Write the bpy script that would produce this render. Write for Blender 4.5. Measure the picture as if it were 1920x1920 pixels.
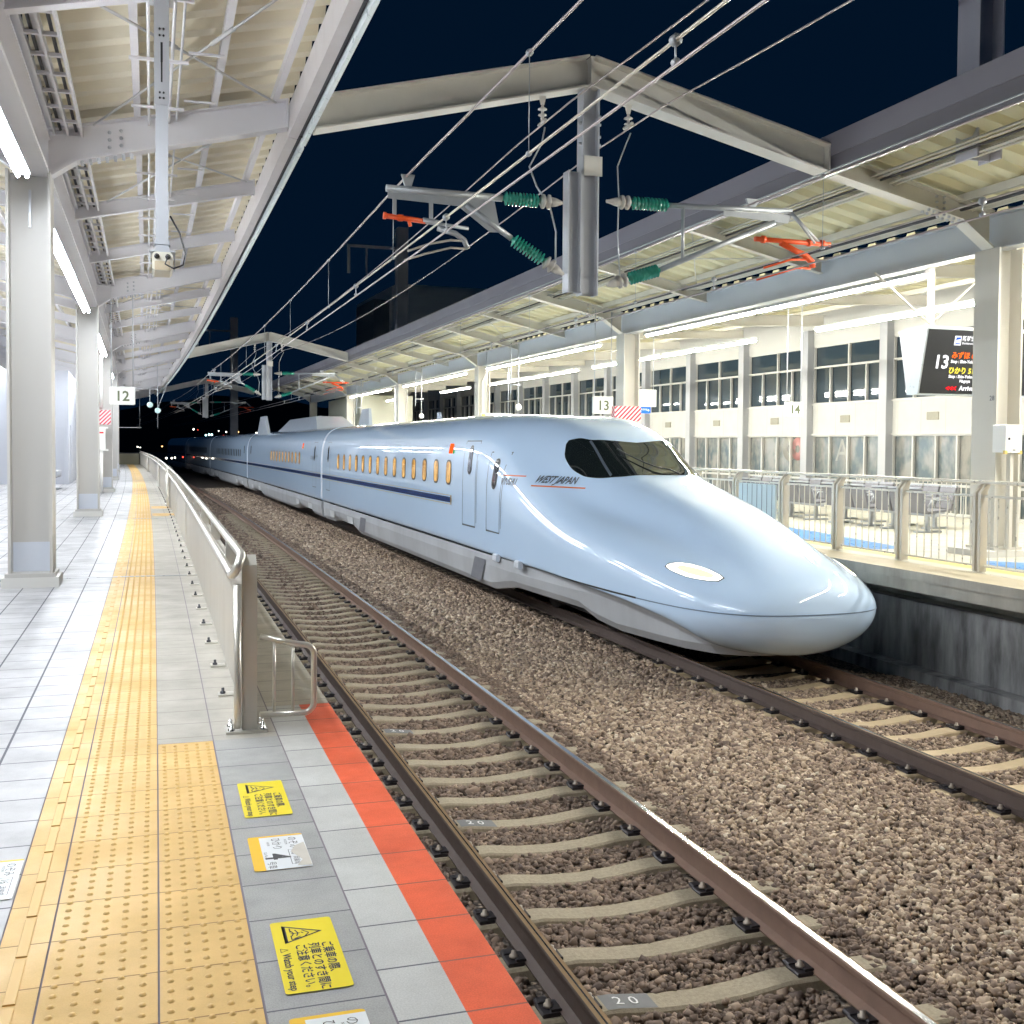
import bpy, math, random
import numpy as np
random.seed(7); R = math.radians
sc = bpy.context.scene
COL = sc.collection
for o in list(bpy.data.objects): bpy.data.objects.remove(o)
PI = math.pi

# ------------------------------------------------------------------ camera
YAW, PITCH, ROLL = .3091, .0323, .0072
cd = bpy.data.cameras.new('camera'); cam = bpy.data.objects.new('camera', cd); COL.objects.link(cam)
cd.sensor_width = 36; cd.lens = 36*2075.3/1920; cd.shift_y = -(960-902.5)/1920
cd.clip_start = .05; cd.clip_end = 3000
cam.location = (0, 0, 1.55)
cam.rotation_mode = 'XYZ'
from mathutils import Matrix, Vector
fw = Vector((math.sin(YAW)*math.cos(PITCH), math.cos(YAW)*math.cos(PITCH), -math.sin(PITCH)))
r0 = Vector((math.cos(YAW), -math.sin(YAW), 0)); u0 = r0.cross(fw)
rr = r0*math.cos(ROLL)+u0*math.sin(ROLL); uu = -r0*math.sin(ROLL)+u0*math.cos(ROLL)
cam.rotation_euler = Matrix((rr, uu, -fw)).transposed().to_euler()
sc.camera = cam

# ------------------------------------------------------------------ night sky and exposure
wd = bpy.data.worlds.new('World'); sc.world = wd; wd.use_nodes = True
bg = wd.node_tree.nodes['Background']; bg.inputs[0].default_value = (.0003, .0021, .0062, 1); bg.inputs[1].default_value = 1.0
sc.view_settings.view_transform = 'Standard'; sc.view_settings.look = 'None'
sc.view_settings.exposure = 1.6; sc.view_settings.gamma = 1.0
sc.render.engine = 'CYCLES'
cy = sc.cycles
cy.max_bounces = 7; cy.diffuse_bounces = 4; cy.glossy_bounces = 3; cy.transmission_bounces = 2
cy.caustics_reflective = False; cy.caustics_refractive = False
cy.sample_clamp_indirect = 4; cy.use_denoising = True; cy.use_light_tree = True
cy.use_adaptive_sampling = True; cy.adaptive_threshold = .02
TUBE_COOL, TUBE_WARM = 54.0, 150.0      # emission of the fluorescent tubes

# ------------------------------------------------------------------ materials
MATS = {}
def nmat(name):
    m = bpy.data.materials.new(name); m.use_nodes = True; MATS[name] = m
    nt = m.node_tree
    return m, nt, nt.nodes['Principled BSDF']
def N(nt, typ, **kw):
    n = nt.nodes.new(typ)
    for k, v in kw.items():
        if k.startswith('i_'): n.inputs[int(k[2:]) if k[2:].isdigit() else k[2:]].default_value = v
        else: setattr(n, k, v)
    return n
def L(nt, a, b): nt.links.new(a, b)
def mth(nt, op, a, b=None, c=None):
    n = nt.nodes.new('ShaderNodeMath'); n.operation = op
    for i, v in enumerate((a, b, c)):
        if v is None: continue
        if hasattr(v, 'links') or hasattr(v, 'node'): nt.links.new(v, n.inputs[i])
        else: n.inputs[i].default_value = v
    return n.outputs[0]
def mixc(nt, fac, a, b):
    n = nt.nodes.new('ShaderNodeMix'); n.data_type = 'RGBA'
    for sock, v in ((n.inputs[0], fac), (n.inputs[6], a), (n.inputs[7], b)):
        if hasattr(v, 'node'): nt.links.new(v, sock)
        elif isinstance(v, (tuple, list)): sock.default_value = tuple(v)+((1,) if len(v) == 3 else ())
        else: sock.default_value = v
    return n.outputs[2]
def noise(nt, scale, detail=4, vec=None, rough=.6):
    n = N(nt, 'ShaderNodeTexNoise'); n.inputs['Scale'].default_value = scale
    n.inputs['Detail'].default_value = detail; n.inputs['Roughness'].default_value = rough
    if vec is not None: L(nt, vec, n.inputs['Vector'])
    return n.outputs['Fac']
def ramp(nt, v, a, b):
    n = N(nt, 'ShaderNodeMapRange'); L(nt, v, n.inputs[0]); n.inputs[1].default_value = a; n.inputs[2].default_value = b
    return n.outputs[0]
def objvec(nt, sx=1, sy=1, sz=1, out='Object'):
    tc = N(nt, 'ShaderNodeTexCoord'); mp = N(nt, 'ShaderNodeMapping'); mp.inputs['Scale'].default_value = (sx, sy, sz)
    L(nt, tc.outputs[out], mp.inputs[0]); return mp.outputs[0]
def bump(nt, b, h, strength=.3, dist=.01):
    n = N(nt, 'ShaderNodeBump'); n.inputs['Strength'].default_value = strength; n.inputs['Distance'].default_value = dist
    L(nt, h, n.inputs['Height']); L(nt, n.outputs[0], b.inputs['Normal'])
def mat(name, c, rough=.5, metal=0, dirt=.12, ds=3., bmp=.0, bs=60, coat=0, streak=False, dirtc=None, spec=None, em=None, es=0):
    if name in MATS: return MATS[name]
    m, nt, b = nmat(name)
    b.inputs['Roughness'].default_value = rough; b.inputs['Metallic'].default_value = metal
    b.inputs['Coat Weight'].default_value = coat; b.inputs['Coat Roughness'].default_value = .03
    if spec is not None: b.inputs['Specular IOR Level'].default_value = spec
    if dirt > 0:
        v = objvec(nt, 1, 1, .25 if streak else 1)
        f = ramp(nt, noise(nt, ds, 6, v), .35, .75)
        dc = dirtc or tuple(x*(1-dirt*3.2) if dirt < .3 else x*.1 for x in c)
        col = mixc(nt, mth(nt, 'MULTIPLY', f, min(1, dirt*2.5)), c, dc)
        L(nt, col, b.inputs['Base Color'])
        rg = mth(nt, 'MULTIPLY_ADD', noise(nt, ds*2.7, 3, v), .25, rough-.12)
        L(nt, rg, b.inputs['Roughness'])
    else: b.inputs['Base Color'].default_value = tuple(c)+(1,)
    if bmp: bump(nt, b, noise(nt, bs, 3, objvec(nt)), bmp, .004)
    if em: b.inputs['Emission Color'].default_value = tuple(em)+(1,); b.inputs['Emission Strength'].default_value = es
    return m
def emat(name, c, s):
    if name in MATS: return MATS[name]
    m, nt, b = nmat(name); nt.nodes.remove(b)
    e = N(nt, 'ShaderNodeEmission'); e.inputs[0].default_value = tuple(c)+(1,); e.inputs[1].default_value = s
    L(nt, e.outputs[0], nt.nodes['Material Output'].inputs[0]); return m

# ------------------------------------------------------------------ geometry helpers
K = 1/2038.                                   # the station lies on a gentle curve (radius 2 km)
def W(l, s, z): return (l-K*s*s/2, s, z)      # l = across the tracks, s = along them, z = above the platform
class MB:
    def __init__(self): self.v = []; self.f = []; self.mi = []; self.uv = []; self.m = 0; self.sm = []; self.smooth = False
    def add(self, vs, fs, uv=None):
        n = len(self.v); self.v += [tuple(p) for p in vs]
        for f in fs:
            self.f.append([n+i for i in f]); self.mi.append(self.m); self.sm.append(self.smooth)
            self.uv.append([uv[i] for i in f] if uv else [(0, 0)]*len(f))
        return self
    def box(self, x0, x1, y0, y1, z0, z1, c=0, ny=1):
        if x0 > x1: x0, x1 = x1, x0
        if y0 > y1: y0, y1 = y1, y0
        if z0 > z1: z0, z1 = z1, z0
        c = min(c, (x1-x0)/2.01, (z1-z0)/2.01)
        prof = [(x0, z0), (x1, z0), (x1, z1), (x0, z1)] if c <= 0 else \
            [(x0+c, z0), (x1-c, z0), (x1, z0+c), (x1, z1-c), (x1-c, z1), (x0+c, z1), (x0, z1-c), (x0, z0+c)]
        return self.prism(prof, y0, y1, ny)
    def prism(self, prof, y0, y1, ny=1, close=True, caps=True):       # profile in (x, z) swept along y
        n = len(prof); vs = []
        for j in range(ny+1):
            y = y0+(y1-y0)*j/ny
            vs += [(p[0], y, p[1]) for p in prof]
        fs = []
        for j in range(ny):
            for i in range(n if close else n-1):
                k = (i+1) % n; fs.append((j*n+i, j*n+k, (j+1)*n+k, (j+1)*n+i))
        if close and caps: fs += [tuple(range(n))[::-1], tuple(ny*n+i for i in range(n))]
        return self.add(vs, fs)
    def prismx(self, prof, x0, x1):           # profile in (y, z) swept along x
        n = len(prof); vs = [(x0, p[0], p[1]) for p in prof]+[(x1, p[0], p[1]) for p in prof]
        fs = [(i, (i+1) % n, n+(i+1) % n, n+i) for i in range(n)]+[tuple(range(n))[::-1], tuple(range(n, 2*n))]
        return self.add(vs, fs)
    def prismz(self, prof, z0, z1):
        n = len(prof); vs = [(p[0], p[1], z0) for p in prof]+[(p[0], p[1], z1) for p in prof]
        fs = [(i, (i+1) % n, n+(i+1) % n, n+i) for i in range(n)]+[tuple(range(n))[::-1], tuple(range(n, 2*n))]
        return self.add(vs, fs)
    def beam(self, p, q, w, h):               # box bar from p to q, width w, height h
        p = Vector(p); q = Vector(q); d = (q-p).normalized()
        a = d.cross(Vector((0, 0, 1)))
        if a.length < .01: a = Vector((1, 0, 0))
        a.normalize(); b = a.cross(d)
        vs = [e+a*sx*w/2+b*sz*h/2 for e in (p, q) for sx, sz in ((-1, -1), (1, -1), (1, 1), (-1, 1))]
        return self.add(vs, [(0, 1, 5, 4), (1, 2, 6, 5), (2, 3, 7, 6), (3, 0, 4, 7), (3, 2, 1, 0), (4, 5, 6, 7)])
    def tube(self, pts, r, n=8, caps=True):
        pts = [Vector(p) for p in pts]; m = len(pts); vs = []; up = None
        rs = r if isinstance(r, (list, tuple)) else [r]*m
        for i, p in enumerate(pts):
            d = (pts[min(i+1, m-1)]-pts[max(i-1, 0)]).normalized()
            if up is None:
                up = Vector((0, 0, 1)) if abs(d.z) < .9 else Vector((1, 0, 0))
            a = d.cross(up).normalized(); up = a.cross(d).normalized()
            for k in range(n):
                t = 2*PI*k/n; vs.append(p+(a*math.cos(t)+up*math.sin(t))*rs[i])
        fs = [(i*n+k, i*n+(k+1) % n, (i+1)*n+(k+1) % n, (i+1)*n+k) for i in range(m-1) for k in range(n)]
        sm, self.smooth = self.smooth, True; self.add(vs, fs); self.smooth = sm
        if caps:
            b = len(self.v)-len(vs)
            for f in (tuple(b+k for k in range(n))[::-1], tuple(b+(m-1)*n+k for k in range(n))):
                self.f.append(list(f)); self.mi.append(self.m); self.sm.append(False); self.uv.append([(0, 0)]*n)
        return self
    def lathe(self, p, q, prof, n=16):        # profile (t along p-q in metres, radius)
        p = Vector(p); q = Vector(q); d = (q-p).normalized()
        up = Vector((0, 0, 1)) if abs(d.z) < .9 else Vector((1, 0, 0))
        a = d.cross(up).normalized(); b = a.cross(d)
        vs = [p+d*t+(a*math.cos(2*PI*k/n)+b*math.sin(2*PI*k/n))*r for t, r in prof for k in range(n)]
        fs = [(i*n+k, i*n+(k+1) % n, (i+1)*n+(k+1) % n, (i+1)*n+k) for i in range(len(prof)-1) for k in range(n)]
        sm, self.smooth = self.smooth, True; self.add(vs, fs); self.smooth = sm
        return self
    def quad(self, pts, uv=None): return self.add(pts, [tuple(range(len(pts)))], uv)
    def ibeam(self, p, q, w, h, t=.02):       # H-section bar with vertical web
        p = Vector(p); q = Vector(q); d = (q-p).normalized(); a = d.cross(Vector((0, 0, 1)))
        if a.length < .01: a = Vector((1, 0, 0))
        b = a.normalized().cross(d)
        o = b*(h/2-t/2)
        self.beam(p+o, q+o, w, t); self.beam(p-o, q-o, w, t); self.beam(p, q, t, h-2*t)
        return self
    def sheet(self, l0, l1, s0, s1, z, step=2.):
        n = max(1, int(abs(s1-s0)/step)); vs = []; uv = []
        for j in range(n+1):
            s = s0+(s1-s0)*j/n
            for l in (l0, l1): vs.append((l, s, z)); uv.append((l, s))
        return self.add(vs, [(2*j, 2*j+1, 2*j+3, 2*j+2) for j in range(n)], uv)
    def build(self, name, mats, parent=None, curved=False, base=None, uv=False, recalc=True):
        me = bpy.data.meshes.new(name)
        vs = self.v
        if curved: vs = [W(*p) for p in vs]
        if base is None:
            base = (0, 0, 0)
        if base != (0, 0, 0) : vs = [(p[0]-base[0], p[1]-base[1], p[2]-base[2]) for p in vs]
        me.from_pydata(vs, [], self.f)
        if not isinstance(mats, (list, tuple)): mats = [mats]
        for m in mats: me.materials.append(m)
        if len(mats) > 1: me.polygons.foreach_set('material_index', self.mi)
        if any(self.sm): me.polygons.foreach_set('use_smooth', self.sm)
        if uv:
            u = me.uv_layers.new(name='UVMap'); u.data.foreach_set('uv', [c for f in self.uv for t in f for c in t])
        if recalc:
            import bmesh
            bm = bmesh.new(); bm.from_mesh(me); bmesh.ops.recalc_face_normals(bm, faces=bm.faces); bm.to_mesh(me); bm.free()
        o = bpy.data.objects.new(name, me); COL.objects.link(o)
        if parent is not None: o.parent = parent
        elif base: o.location = base
        return o
def build_split(mb, name, mats, parent=None, curved=False, base=None):     # one object per separate piece
    par = list(range(len(mb.v)))
    def fd(x):
        while par[x] != x: par[x] = par[par[x]]; x = par[x]
        return x
    for f in mb.f:
        for i in f[1:]: par[fd(i)] = fd(f[0])
    gr = {}
    for k, f in enumerate(mb.f): gr.setdefault(fd(f[0]), []).append(k)
    out = []
    for ks in gr.values():
        q = MB(); ids = {}
        for k in ks:
            for i in mb.f[k]:
                if i not in ids: ids[i] = len(q.v); q.v.append(mb.v[i])
            q.f.append([ids[i] for i in mb.f[k]]); q.mi.append(mb.mi[k]); q.sm.append(mb.sm[k]); q.uv.append(mb.uv[k])
        out.append(q.build(name, mats, parent, curved, base))
    return out
def tag(o, label=None, cat=None, group=None, kind=None):
    if label: o['label'] = label
    if cat: o['category'] = cat
    if group: o['group'] = group
    if kind: o['kind'] = kind
    return o
def empty(name, label, cat, l, s, z=0, rot=None, group=None):
    o = bpy.data.objects.new(name, None); COL.objects.link(o); o.location = W(l, s, z)
    o.rotation_euler = (0, 0, K*s if rot is None else rot); o.empty_display_size = .2
    return tag(o, label, cat, group)
def dup(root, l, s, z=0, label=None, group=None, rot=None):
    def cp(o, par):
        c = o.copy(); COL.objects.link(c); c.parent = par
        for ch in o.children: cp(ch, c)
        return c
    c = cp(root, None); c.location = W(l, s, z); c.rotation_euler = (0, 0, K*s if rot is None else rot)
    if label: c['label'] = label
    if group: c['group'] = group
    return c
def ordn(i): return ['first', 'second', 'third', 'fourth', 'fifth', 'sixth', 'seventh', 'eighth', 'ninth', 'tenth', 'eleventh', 'twelfth'][i]
def text(body, size, matl, name='lettering', parent=None, at=(0, 0, 0), rot=(PI/2, 0, 0), depth=.0015, ax='LEFT', sx=1, bold=0):
    c = bpy.data.curves.new(name, 'FONT'); c.body = body; c.size = size; c.align_x = ax; c.extrude = depth; c.resolution_u = 2
    c.offset = bold; c.fill_mode = 'BOTH'
    t = bpy.data.objects.new(name, c); COL.objects.link(t)
    me = bpy.data.meshes.new_from_object(t.evaluated_get(bpy.context.evaluated_depsgraph_get()))
    bpy.data.objects.remove(t)
    me.materials.clear(); me.materials.append(matl)
    o = bpy.data.objects.new(name, me); COL.objects.link(o); o.parent = parent
    o.location = at; o.rotation_euler = rot; o.scale = (sx, 1, 1)
    return o
# ------------------------------------------------------------------ the train's outer surface
TIP, TC = 11.12, 7.36                       # nose tip along the track, centre of the second track
def curve_of(xs, ys):                      # monotone smooth interpolation
    xs = np.array(xs, float); ys = np.array(ys, float)
    h = np.diff(xs); dl = np.diff(ys)/h; m = np.zeros(len(xs)); m[0] = dl[0]; m[-1] = dl[-1]
    for i in range(1, len(xs)-1):
        if dl[i-1]*dl[i] > 0:
            w1 = 2*h[i]+h[i-1]; w2 = h[i]+2*h[i-1]; m[i] = (w1+w2)/(w1/dl[i-1]+w2/dl[i])
    def f(x):
        x = min(max(x, xs[0]), xs[-1]); i = min(int(np.searchsorted(xs, x, 'right'))-1, len(xs)-2)
        t = (x-xs[i])/h[i]; t2 = t*t; t3 = t2*t
        return float((2*t3-3*t2+1)*ys[i]+(t3-2*t2+t)*h[i]*m[i]+(-2*t3+3*t2)*ys[i+1]+(t3-t2)*h[i]*m[i+1])
    return f
zc_f = curve_of([0, .05, .2, .5, 1.0, 2.0, 3.2, 4.1, 4.7, 5.4, 6.2, 7.2, 9, 10.7], [-.40, -.18, -.01, .17, .38, .69, .95, 1.14, 1.37, 1.70, 1.93, 2.07, 2.15, 2.18])
zf_f = curve_of([0, .05, .2, .5, 1.0, 2.0, 3.2, 4.4, 5.7, 6.6, 7.4, 8.4, 9.2, 10.7], [-.40, -.20, -.07, .07, .21, .37, .53, .73, 1.16, 1.54, 1.86, 2.08, 2.15, 2.18])
hw_f = curve_of([0, .03, .1, .25, .5, 1.0, 1.7, 2.7, 4, 6, 8, 10.7], [.10, .42, .68, .92, 1.12, 1.32, 1.45, 1.55, 1.62, 1.67, 1.69, 1.70])
zs_f = curve_of([0, 1, 3, 6, 10.7], [-.42, -.38, -.28, .0, .3])
zl_f = curve_of([0, .04, .15, .45, .75, 1.05, 1.4, 2.1, 3, 4, 5, 10.7], [-.44, -.62, -.80, -.95, -.97, -.80, -.64, -.51, -.455, -.43, -.42, -.42])
nu_f = curve_of([0, 1, 3, 5.6, 7.2, 8.4, 9.6], [1.9, 2.2, 3.0, 3.2, 3.7, 4.4, 4.6])
nl_f = curve_of([0, .6, 1.2, 2, 3.5], [1.9, 2.2, 4, 9, 14])
wb_f = curve_of([0, 2, 4.4, 5.7, 7, 9], [.62, .74, .90, 1.02, 1.14, 1.3])
def S(d, a):                               # a: 0 = ridge, +-90 = widest, +-180 = underneath (negative = platform side)
    sg = -1 if a < 0 else 1; a = abs(a); hw = hw_f(d); zs = zs_f(d)
    if a <= 90:
        n = nu_f(d); t = R(a); sn = max(math.sin(t), 1e-9); cs = max(math.cos(t), 1e-9)
        y = hw*sn**(2/n); zf = zf_f(d); b = zc_f(d)-zf
        z = zs+(zf-zs)*cs**(2/n)+b*math.exp(-(y/wb_f(d))**6)*cs**.3
    else:
        n = nl_f(d); t = R(180-a); sn = max(math.sin(t), 1e-9); cs = max(math.cos(t), 1e-9)
        y = hw*sn**(2/n); z = zs+(zl_f(d)-zs)*cs**(2/n)
    return (sg*y, d, z)
def SN(d, a, off):                         # the same point pushed out along the surface normal
    e = .02; da = .5
    p = Vector(S(d, a)); u = Vector(S(d+e, a))-Vector(S(max(d-e, 0), a)); v = Vector(S(d, a+da))-Vector(S(d, a-da))
    n = u.cross(v)
    if n.length < 1e-9: return tuple(p)
    n.normalize()
    if n.dot(Vector((p[0], -.15, p[2]-.2))) < 0: n = -n
    return tuple(p+n*off)
# ------------------------------------------------------------------ bullet train
m_body = mat('train_paint', (.59, .765, .99), .42, 0, .03, 1.2, coat=1.0, spec=.25)
m_skirt = mat('skirt_grey', (.50, .52, .55), .42, .0, .16, .9, streak=True, dirtc=(.2, .2, .2))
m_skirtd = mat('skirt_panel_light', (.66, .68, .7), .35, 0, .1, 2)
m_under = mat('underframe_dark', (.03, .03, .035), .7, .2, .1, 4)
m_seam = mat('seam_dark', (.02, .022, .03), .6, 0, 0)
m_white = mat('bellows_white', (.72, .77, .84), .35, 0, .08, 3)
m_glass = mat('cab_glass', (.012, .016, .014), .04, 0, 0, spec=.7, coat=.5)
m_black = mat('frame_black', (.012, .012, .014), .3, 0, 0)
m_blue = mat('stripe_blue', (.006, .035, .17), .2, 0, 0, coat=.5)
m_gold = mat('stripe_gold', (.45, .33, .12), .3, .4, 0)
m_tred = mat('mark_orange', (.75, .16, .03), .4, 0, 0)
m_tgrey = mat('mark_grey', (.07, .08, .1), .4, 0, 0)
m_roofgrey = mat('roof_cover_grey', (.46, .52, .60), .35, 0, .1, 2, coat=.3)
def lit_window():
    m, nt, b = nmat('lit_window')
    b.inputs['Base Color'].default_value = (.05, .04, .02, 1); b.inputs['Roughness'].default_value = .06
    v = objvec(nt, 1, 3.1, 1.3); f = ramp(nt, noise(nt, 2.2, 3, v), .38, .62)
    L(nt, mixc(nt, f, (.30, .14, .025), (1, .58, .17)), b.inputs['Emission Color']); b.inputs['Emission Strength'].default_value = .34
    return m
m_lit = lit_window()
m_unlit = mat('dark_window', (.015, .02, .03), .08, 0, 0, coat=.5)
m_head = emat('headlight_glow', (1, .90, .50), .5); m_headw = emat('headlight_white', (1, .98, .86), 1.6)
m_ledo = emat('led_orange', (1, .13, .02), .42); m_ledg = emat('led_green', (.02, .6, .25), .3)

def TW(y, d, z): return W(TC+y, TIP+d, z)
train = empty('bullet_train', 'pale blue bullet train with a long smooth nose and lit oval windows', 'train', TC, TIP, 0, rot=0)
train.location = TW(0, 0, -1.21); TB = tuple(train.location)
def tb(mb, name, mats, parent=None):
    o = mb.build(name, mats, parent or train, base=TB if True else None, recalc=True); return o
def side_a(d, z):
    lo, hi = 2., 170.
    for _ in range(26):
        m = (lo+hi)/2
        if S(min(d, 10.7), -m)[2] > z: lo = m
        else: hi = m
    return -(lo+hi)/2
def side_pt(d, z, off):
    dd = min(max(d, .05), 10.69); a = side_a(dd, z); p = SN(dd, a, off)
    return TW(p[0], d+(p[1]-dd), p[2])
def side_patch(mb, d0, d1, z0, z1, r=0, off=.006, rows=10, cols=3):
    vs = []; hh = (z1-z0)/2; r = min(r, (d1-d0)/2, hh)
    zs = []
    if r > 0:
        zs = [z0+r*(1-math.cos(R(90*i/5))) for i in range(6)]+[z1-r*(1-math.cos(R(90*(5-i)/5))) for i in range(6)]
    else: zs = [z0+(z1-z0)*i/rows for i in range(rows+1)]
    for z in zs:
        ins = 0
        if r > 0:
            e = max(0, r-min(z-z0, z1-z)); ins = r-math.sqrt(max(0, r*r-e*e))
        for c in range(cols+1): vs.append(side_pt(d0+ins+(d1-d0-2*ins)*c/cols, z, off))
    n = cols+1
    mb.add(vs, [(j*n+i, j*n+i+1, (j+1)*n+i+1, (j+1)*n+i) for j in range(len(zs)-1) for i in range(cols)])
def shell(mb, ds, dmap=lambda d: min(d, 10.7), cap_end=True, cap_start=False):
    A = [180*(i/30) for i in range(31)]
    A = [180*0.5*(1-math.cos(PI*i/44)) if False else 180*i/56 for i in range(57)]
    AA = [-a for a in A[::-1]][:-1]+A; n = len(AA); vs = []
    for d in ds:
        vs += [TW(p[0], d, p[2]) for p in (S(dmap(d), a if abs(a) > .01 else 0.01) for a in AA)]
    mb.smooth = True
    mb.add(vs, [(j*n+i, j*n+i+1, (j+1)*n+i+1, (j+1)*n+i) for j in range(len(ds)-1) for i in range(n-1)])
    mb.smooth = False
    if cap_end: mb.add(vs[-n:], [tuple(range(n))])
    if cap_start: mb.add(vs[:n], [tuple(range(n))[::-1]])
def skirt(mb, pts, y=1.66, inner=1.2, zt=-.40):
    # pts: (d, lower edge z, half width)
    rows = []
    for d, zb, hw in pts:
        rows.append([(-hw, zt), (-hw-.015, zt-.18), (-hw+.02, zb+.12), (-hw+.10, zb+.01), (-hw+.16, zb), (0, zb+.06), (hw-.16, zb), (hw-.10, zb+.01), (hw-.02, zb+.12), (hw+.015, zt-.18), (hw, zt)])
    vs = [TW(p[0], d[0], p[1]) for d, row in zip(pts, rows) for p in row]; n = 11
    mb.add(vs, [(j*n+i, j*n+i+1, (j+1)*n+i+1, (j+1)*n+i) for j in range(len(pts)-1) for i in range(n-1)])
    mb.add(vs[:n], [tuple(range(n))]); mb.add(vs[-n:], [tuple(range(n))])
def bogie(d, parent):
    mb = MB(); m = MB()
    for sx in (-1, 1):
        mb.box(*sorted((sx*1.02, sx*1.14)), d-1.6, d+1.6, -.98, -.72, .02)
        mb.box(*sorted((sx*1.0, sx*1.3)), d-.35, d+.35, -.85, -.45, .03)
    mb.box(-1.1, 1.1, d-.3, d+.3, -.9, -.6)
    mb.v = [TW(*p) for p in mb.v]
    b = tb(mb, 'bogie', m_under, parent)
    b2 = []
    for dx in (-1.25, 1.25):
        for sx in (-1, 1):
            w = MB(); w.lathe((sx*.70, d+dx, -.78), (sx*.86, d+dx, -.78), [(0, .0), (0, .43), (.13, .43), (.13, .36), (.16, .34), (.16, 0)], 24)
            w.v = [TW(*p) for p in w.v]; tb(w, 'wheel', m_under, b)
    return b
def car(d0, d1, nose=False, wins=None, doors=(), rails=()):
    mb = MB()
    if nose: ds = [0.0, .012, .03, .06, .1, .15, .21, .28, .36, .45, .56, .7, .85]+[1+.16*i for i in range(61)]+[11.2+(d1-11.2)*i/12 for i in range(13)]
    else: ds = [d0, d0+.03]+[d0+.5+(d1-d0-1)*i/12 for i in range(13)]+[d1-.03, d1]
    dm = (lambda d: min(d, 10.7)) if nose else (lambda d: 10.7)
    shell(mb, ds, dm, True, True)
    body = tb(mb, 'carriage', m_body)
    # dark seam above the skirt
    mb = MB()
    for side in (1,):
        k = 40
        for j in range(k):
            a = (d0 if not nose else 1.9)+((d1-(d0 if not nose else 1.9))*j/k); b = (d0 if not nose else 1.9)+((d1-(d0 if not nose else 1.9))*(j+1)/k)
            za = -.395; mb.quad([side_pt(a, za-.012, .004), side_pt(b, za-.012, .004), side_pt(b, za+.012, .004), side_pt(a, za+.012, .004)])
    tb(mb, 'seam_line', m_seam, body)
    # skirt
    if nose: pts = [(.62, -.97, .35), (.8, -1.0, .62), (1.1, -1.02, .84), (1.6, -1.03, 1.02), (2.3, -1.03, 1.16), (3.0, -1.03, 1.27), (3.7, -.97, 1.35), (4.1, -.86, 1.41), (5.4, -.85, 1.53), (6.6, -.85, 1.62), (7.1, -.92, 1.64), (7.7, -1.01, 1.65), (20.5, -1.02, 1.66), (21.2, -.93, 1.66), (21.7, -.86, 1.66), (24.4, -.86, 1.66), (24.9, -.96, 1.66), (d1-.05, -.98, 1.66)]
    else: pts = [(d0+.05, -.98, 1.66), (d0+2.2, -.96, 1.66), (d0+2.7, -.86, 1.66), (d0+5.4, -.86, 1.66), (d0+5.9, -.93, 1.66), (d0+6.6, -1.02, 1.66), (d1-6.6, -1.02, 1.66), (d1-5.9, -.93, 1.66), (d1-5.4, -.86, 1.66), (d1-2.7, -.86, 1.66), (d1-2.2, -.96, 1.66), (d1-.05, -.98, 1.66)]
    mb = MB(); skirt(mb, pts); sk = tb(mb, 'skirt', m_skirt, body)
    mb = MB()
    bds = ([5.4, 23.1] if nose else [d0+4.0, d1-4.0])
    for q in bds[(1 if nose else 0):]:
        for e in (-1.9, 1.3):
            mb.quad([TW(-1.685, q+e, -.60), TW(-1.685, q+e+.95, -.60), TW(-1.675, q+e+.8, -.80), TW(-1.675, q+e, -.80)])
    build_split(mb, 'skirt_panel', m_skirtd, body, base=TB)
    for q in bds: bogie(q, body)
    if nose:
        mb = MB()
        for a, b in ((7.9, 8.6), (19.2, 20.0)):
            mb.quad([TW(-1.684, a, -.50), TW(-1.684, b, -.50), TW(-1.66, b+.35, -.92), TW(-1.66, a+.35, -.92)])
        build_split(mb, 'skirt_panel', mat('skirt_panel_dark', (.2, .21, .24), .4, 0, .1, 3), body, base=TB)
        for q in (5.9, 7.1):
            mb = MB(); mb.box(-1.74, -1.66, q, q+.22, -.46, -.33, .02); mb.v = [TW(*p) for p in mb.v]; tb(mb, 'side_bracket', m_white, body)
    # windows
    for c, litw in wins or []:
        mb = MB(); side_patch(mb, c-.20, c+.20, .755, 1.255, .13, .005); w = tb(mb, 'window', m_black, body)
        mb = MB(); side_patch(mb, c-.155, c+.155, .79, 1.22, .11, .009); tb(mb, 'pane', m_lit if litw else m_unlit, w)
    # blue stripe with gold edges
    s0 = 10.3 if nose else d0+.0
    mb = MB(); side_patch(mb, s0, d1, .405, .515, 0, .005, 2, 24); tb(mb, 'stripe', m_blue, body)
    mb = MB(); side_patch(mb, s0-.05, d1, .365, .38, 0, .005, 1, 24); side_patch(mb, s0-.05, d1, .54, .555, 0, .005, 1, 24)
    if nose: side_patch(mb, s0-.1, s0-.02, .365, .555, 0, .006, 2, 1)
    tb(mb, 'stripe_edge', m_gold, body)
    for dd, dw, z0, z1, wz0, wz1 in doors:
        mb = MB()
        for a, b, c, e in ((dd, dd+.018, z0, z1), (dd+dw, dd+dw+.018, z0, z1), (dd, dd+dw, z1, z1+.018), (dd, dd+dw, z0, z0+.03)): side_patch(mb, a, b, c, e, 0, .004, 6, 1)
        side_patch(mb, dd-.12, dd-.10, z0+.1, z1-.35, 0, .02, 6, 1)
        do = tb(mb, 'door', m_tgrey, body)
        mb = MB(); c = dd+dw/2; side_patch(mb, c-.13, c+.13, wz0, wz1, .12, .006); tb(mb, 'door_window', m_black, do)
        mb = MB(); side_patch(mb, c-.09, c+.09, wz0+.05, wz1-.05, .09, .01); tb(mb, 'pane', m_unlit, do)
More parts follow.
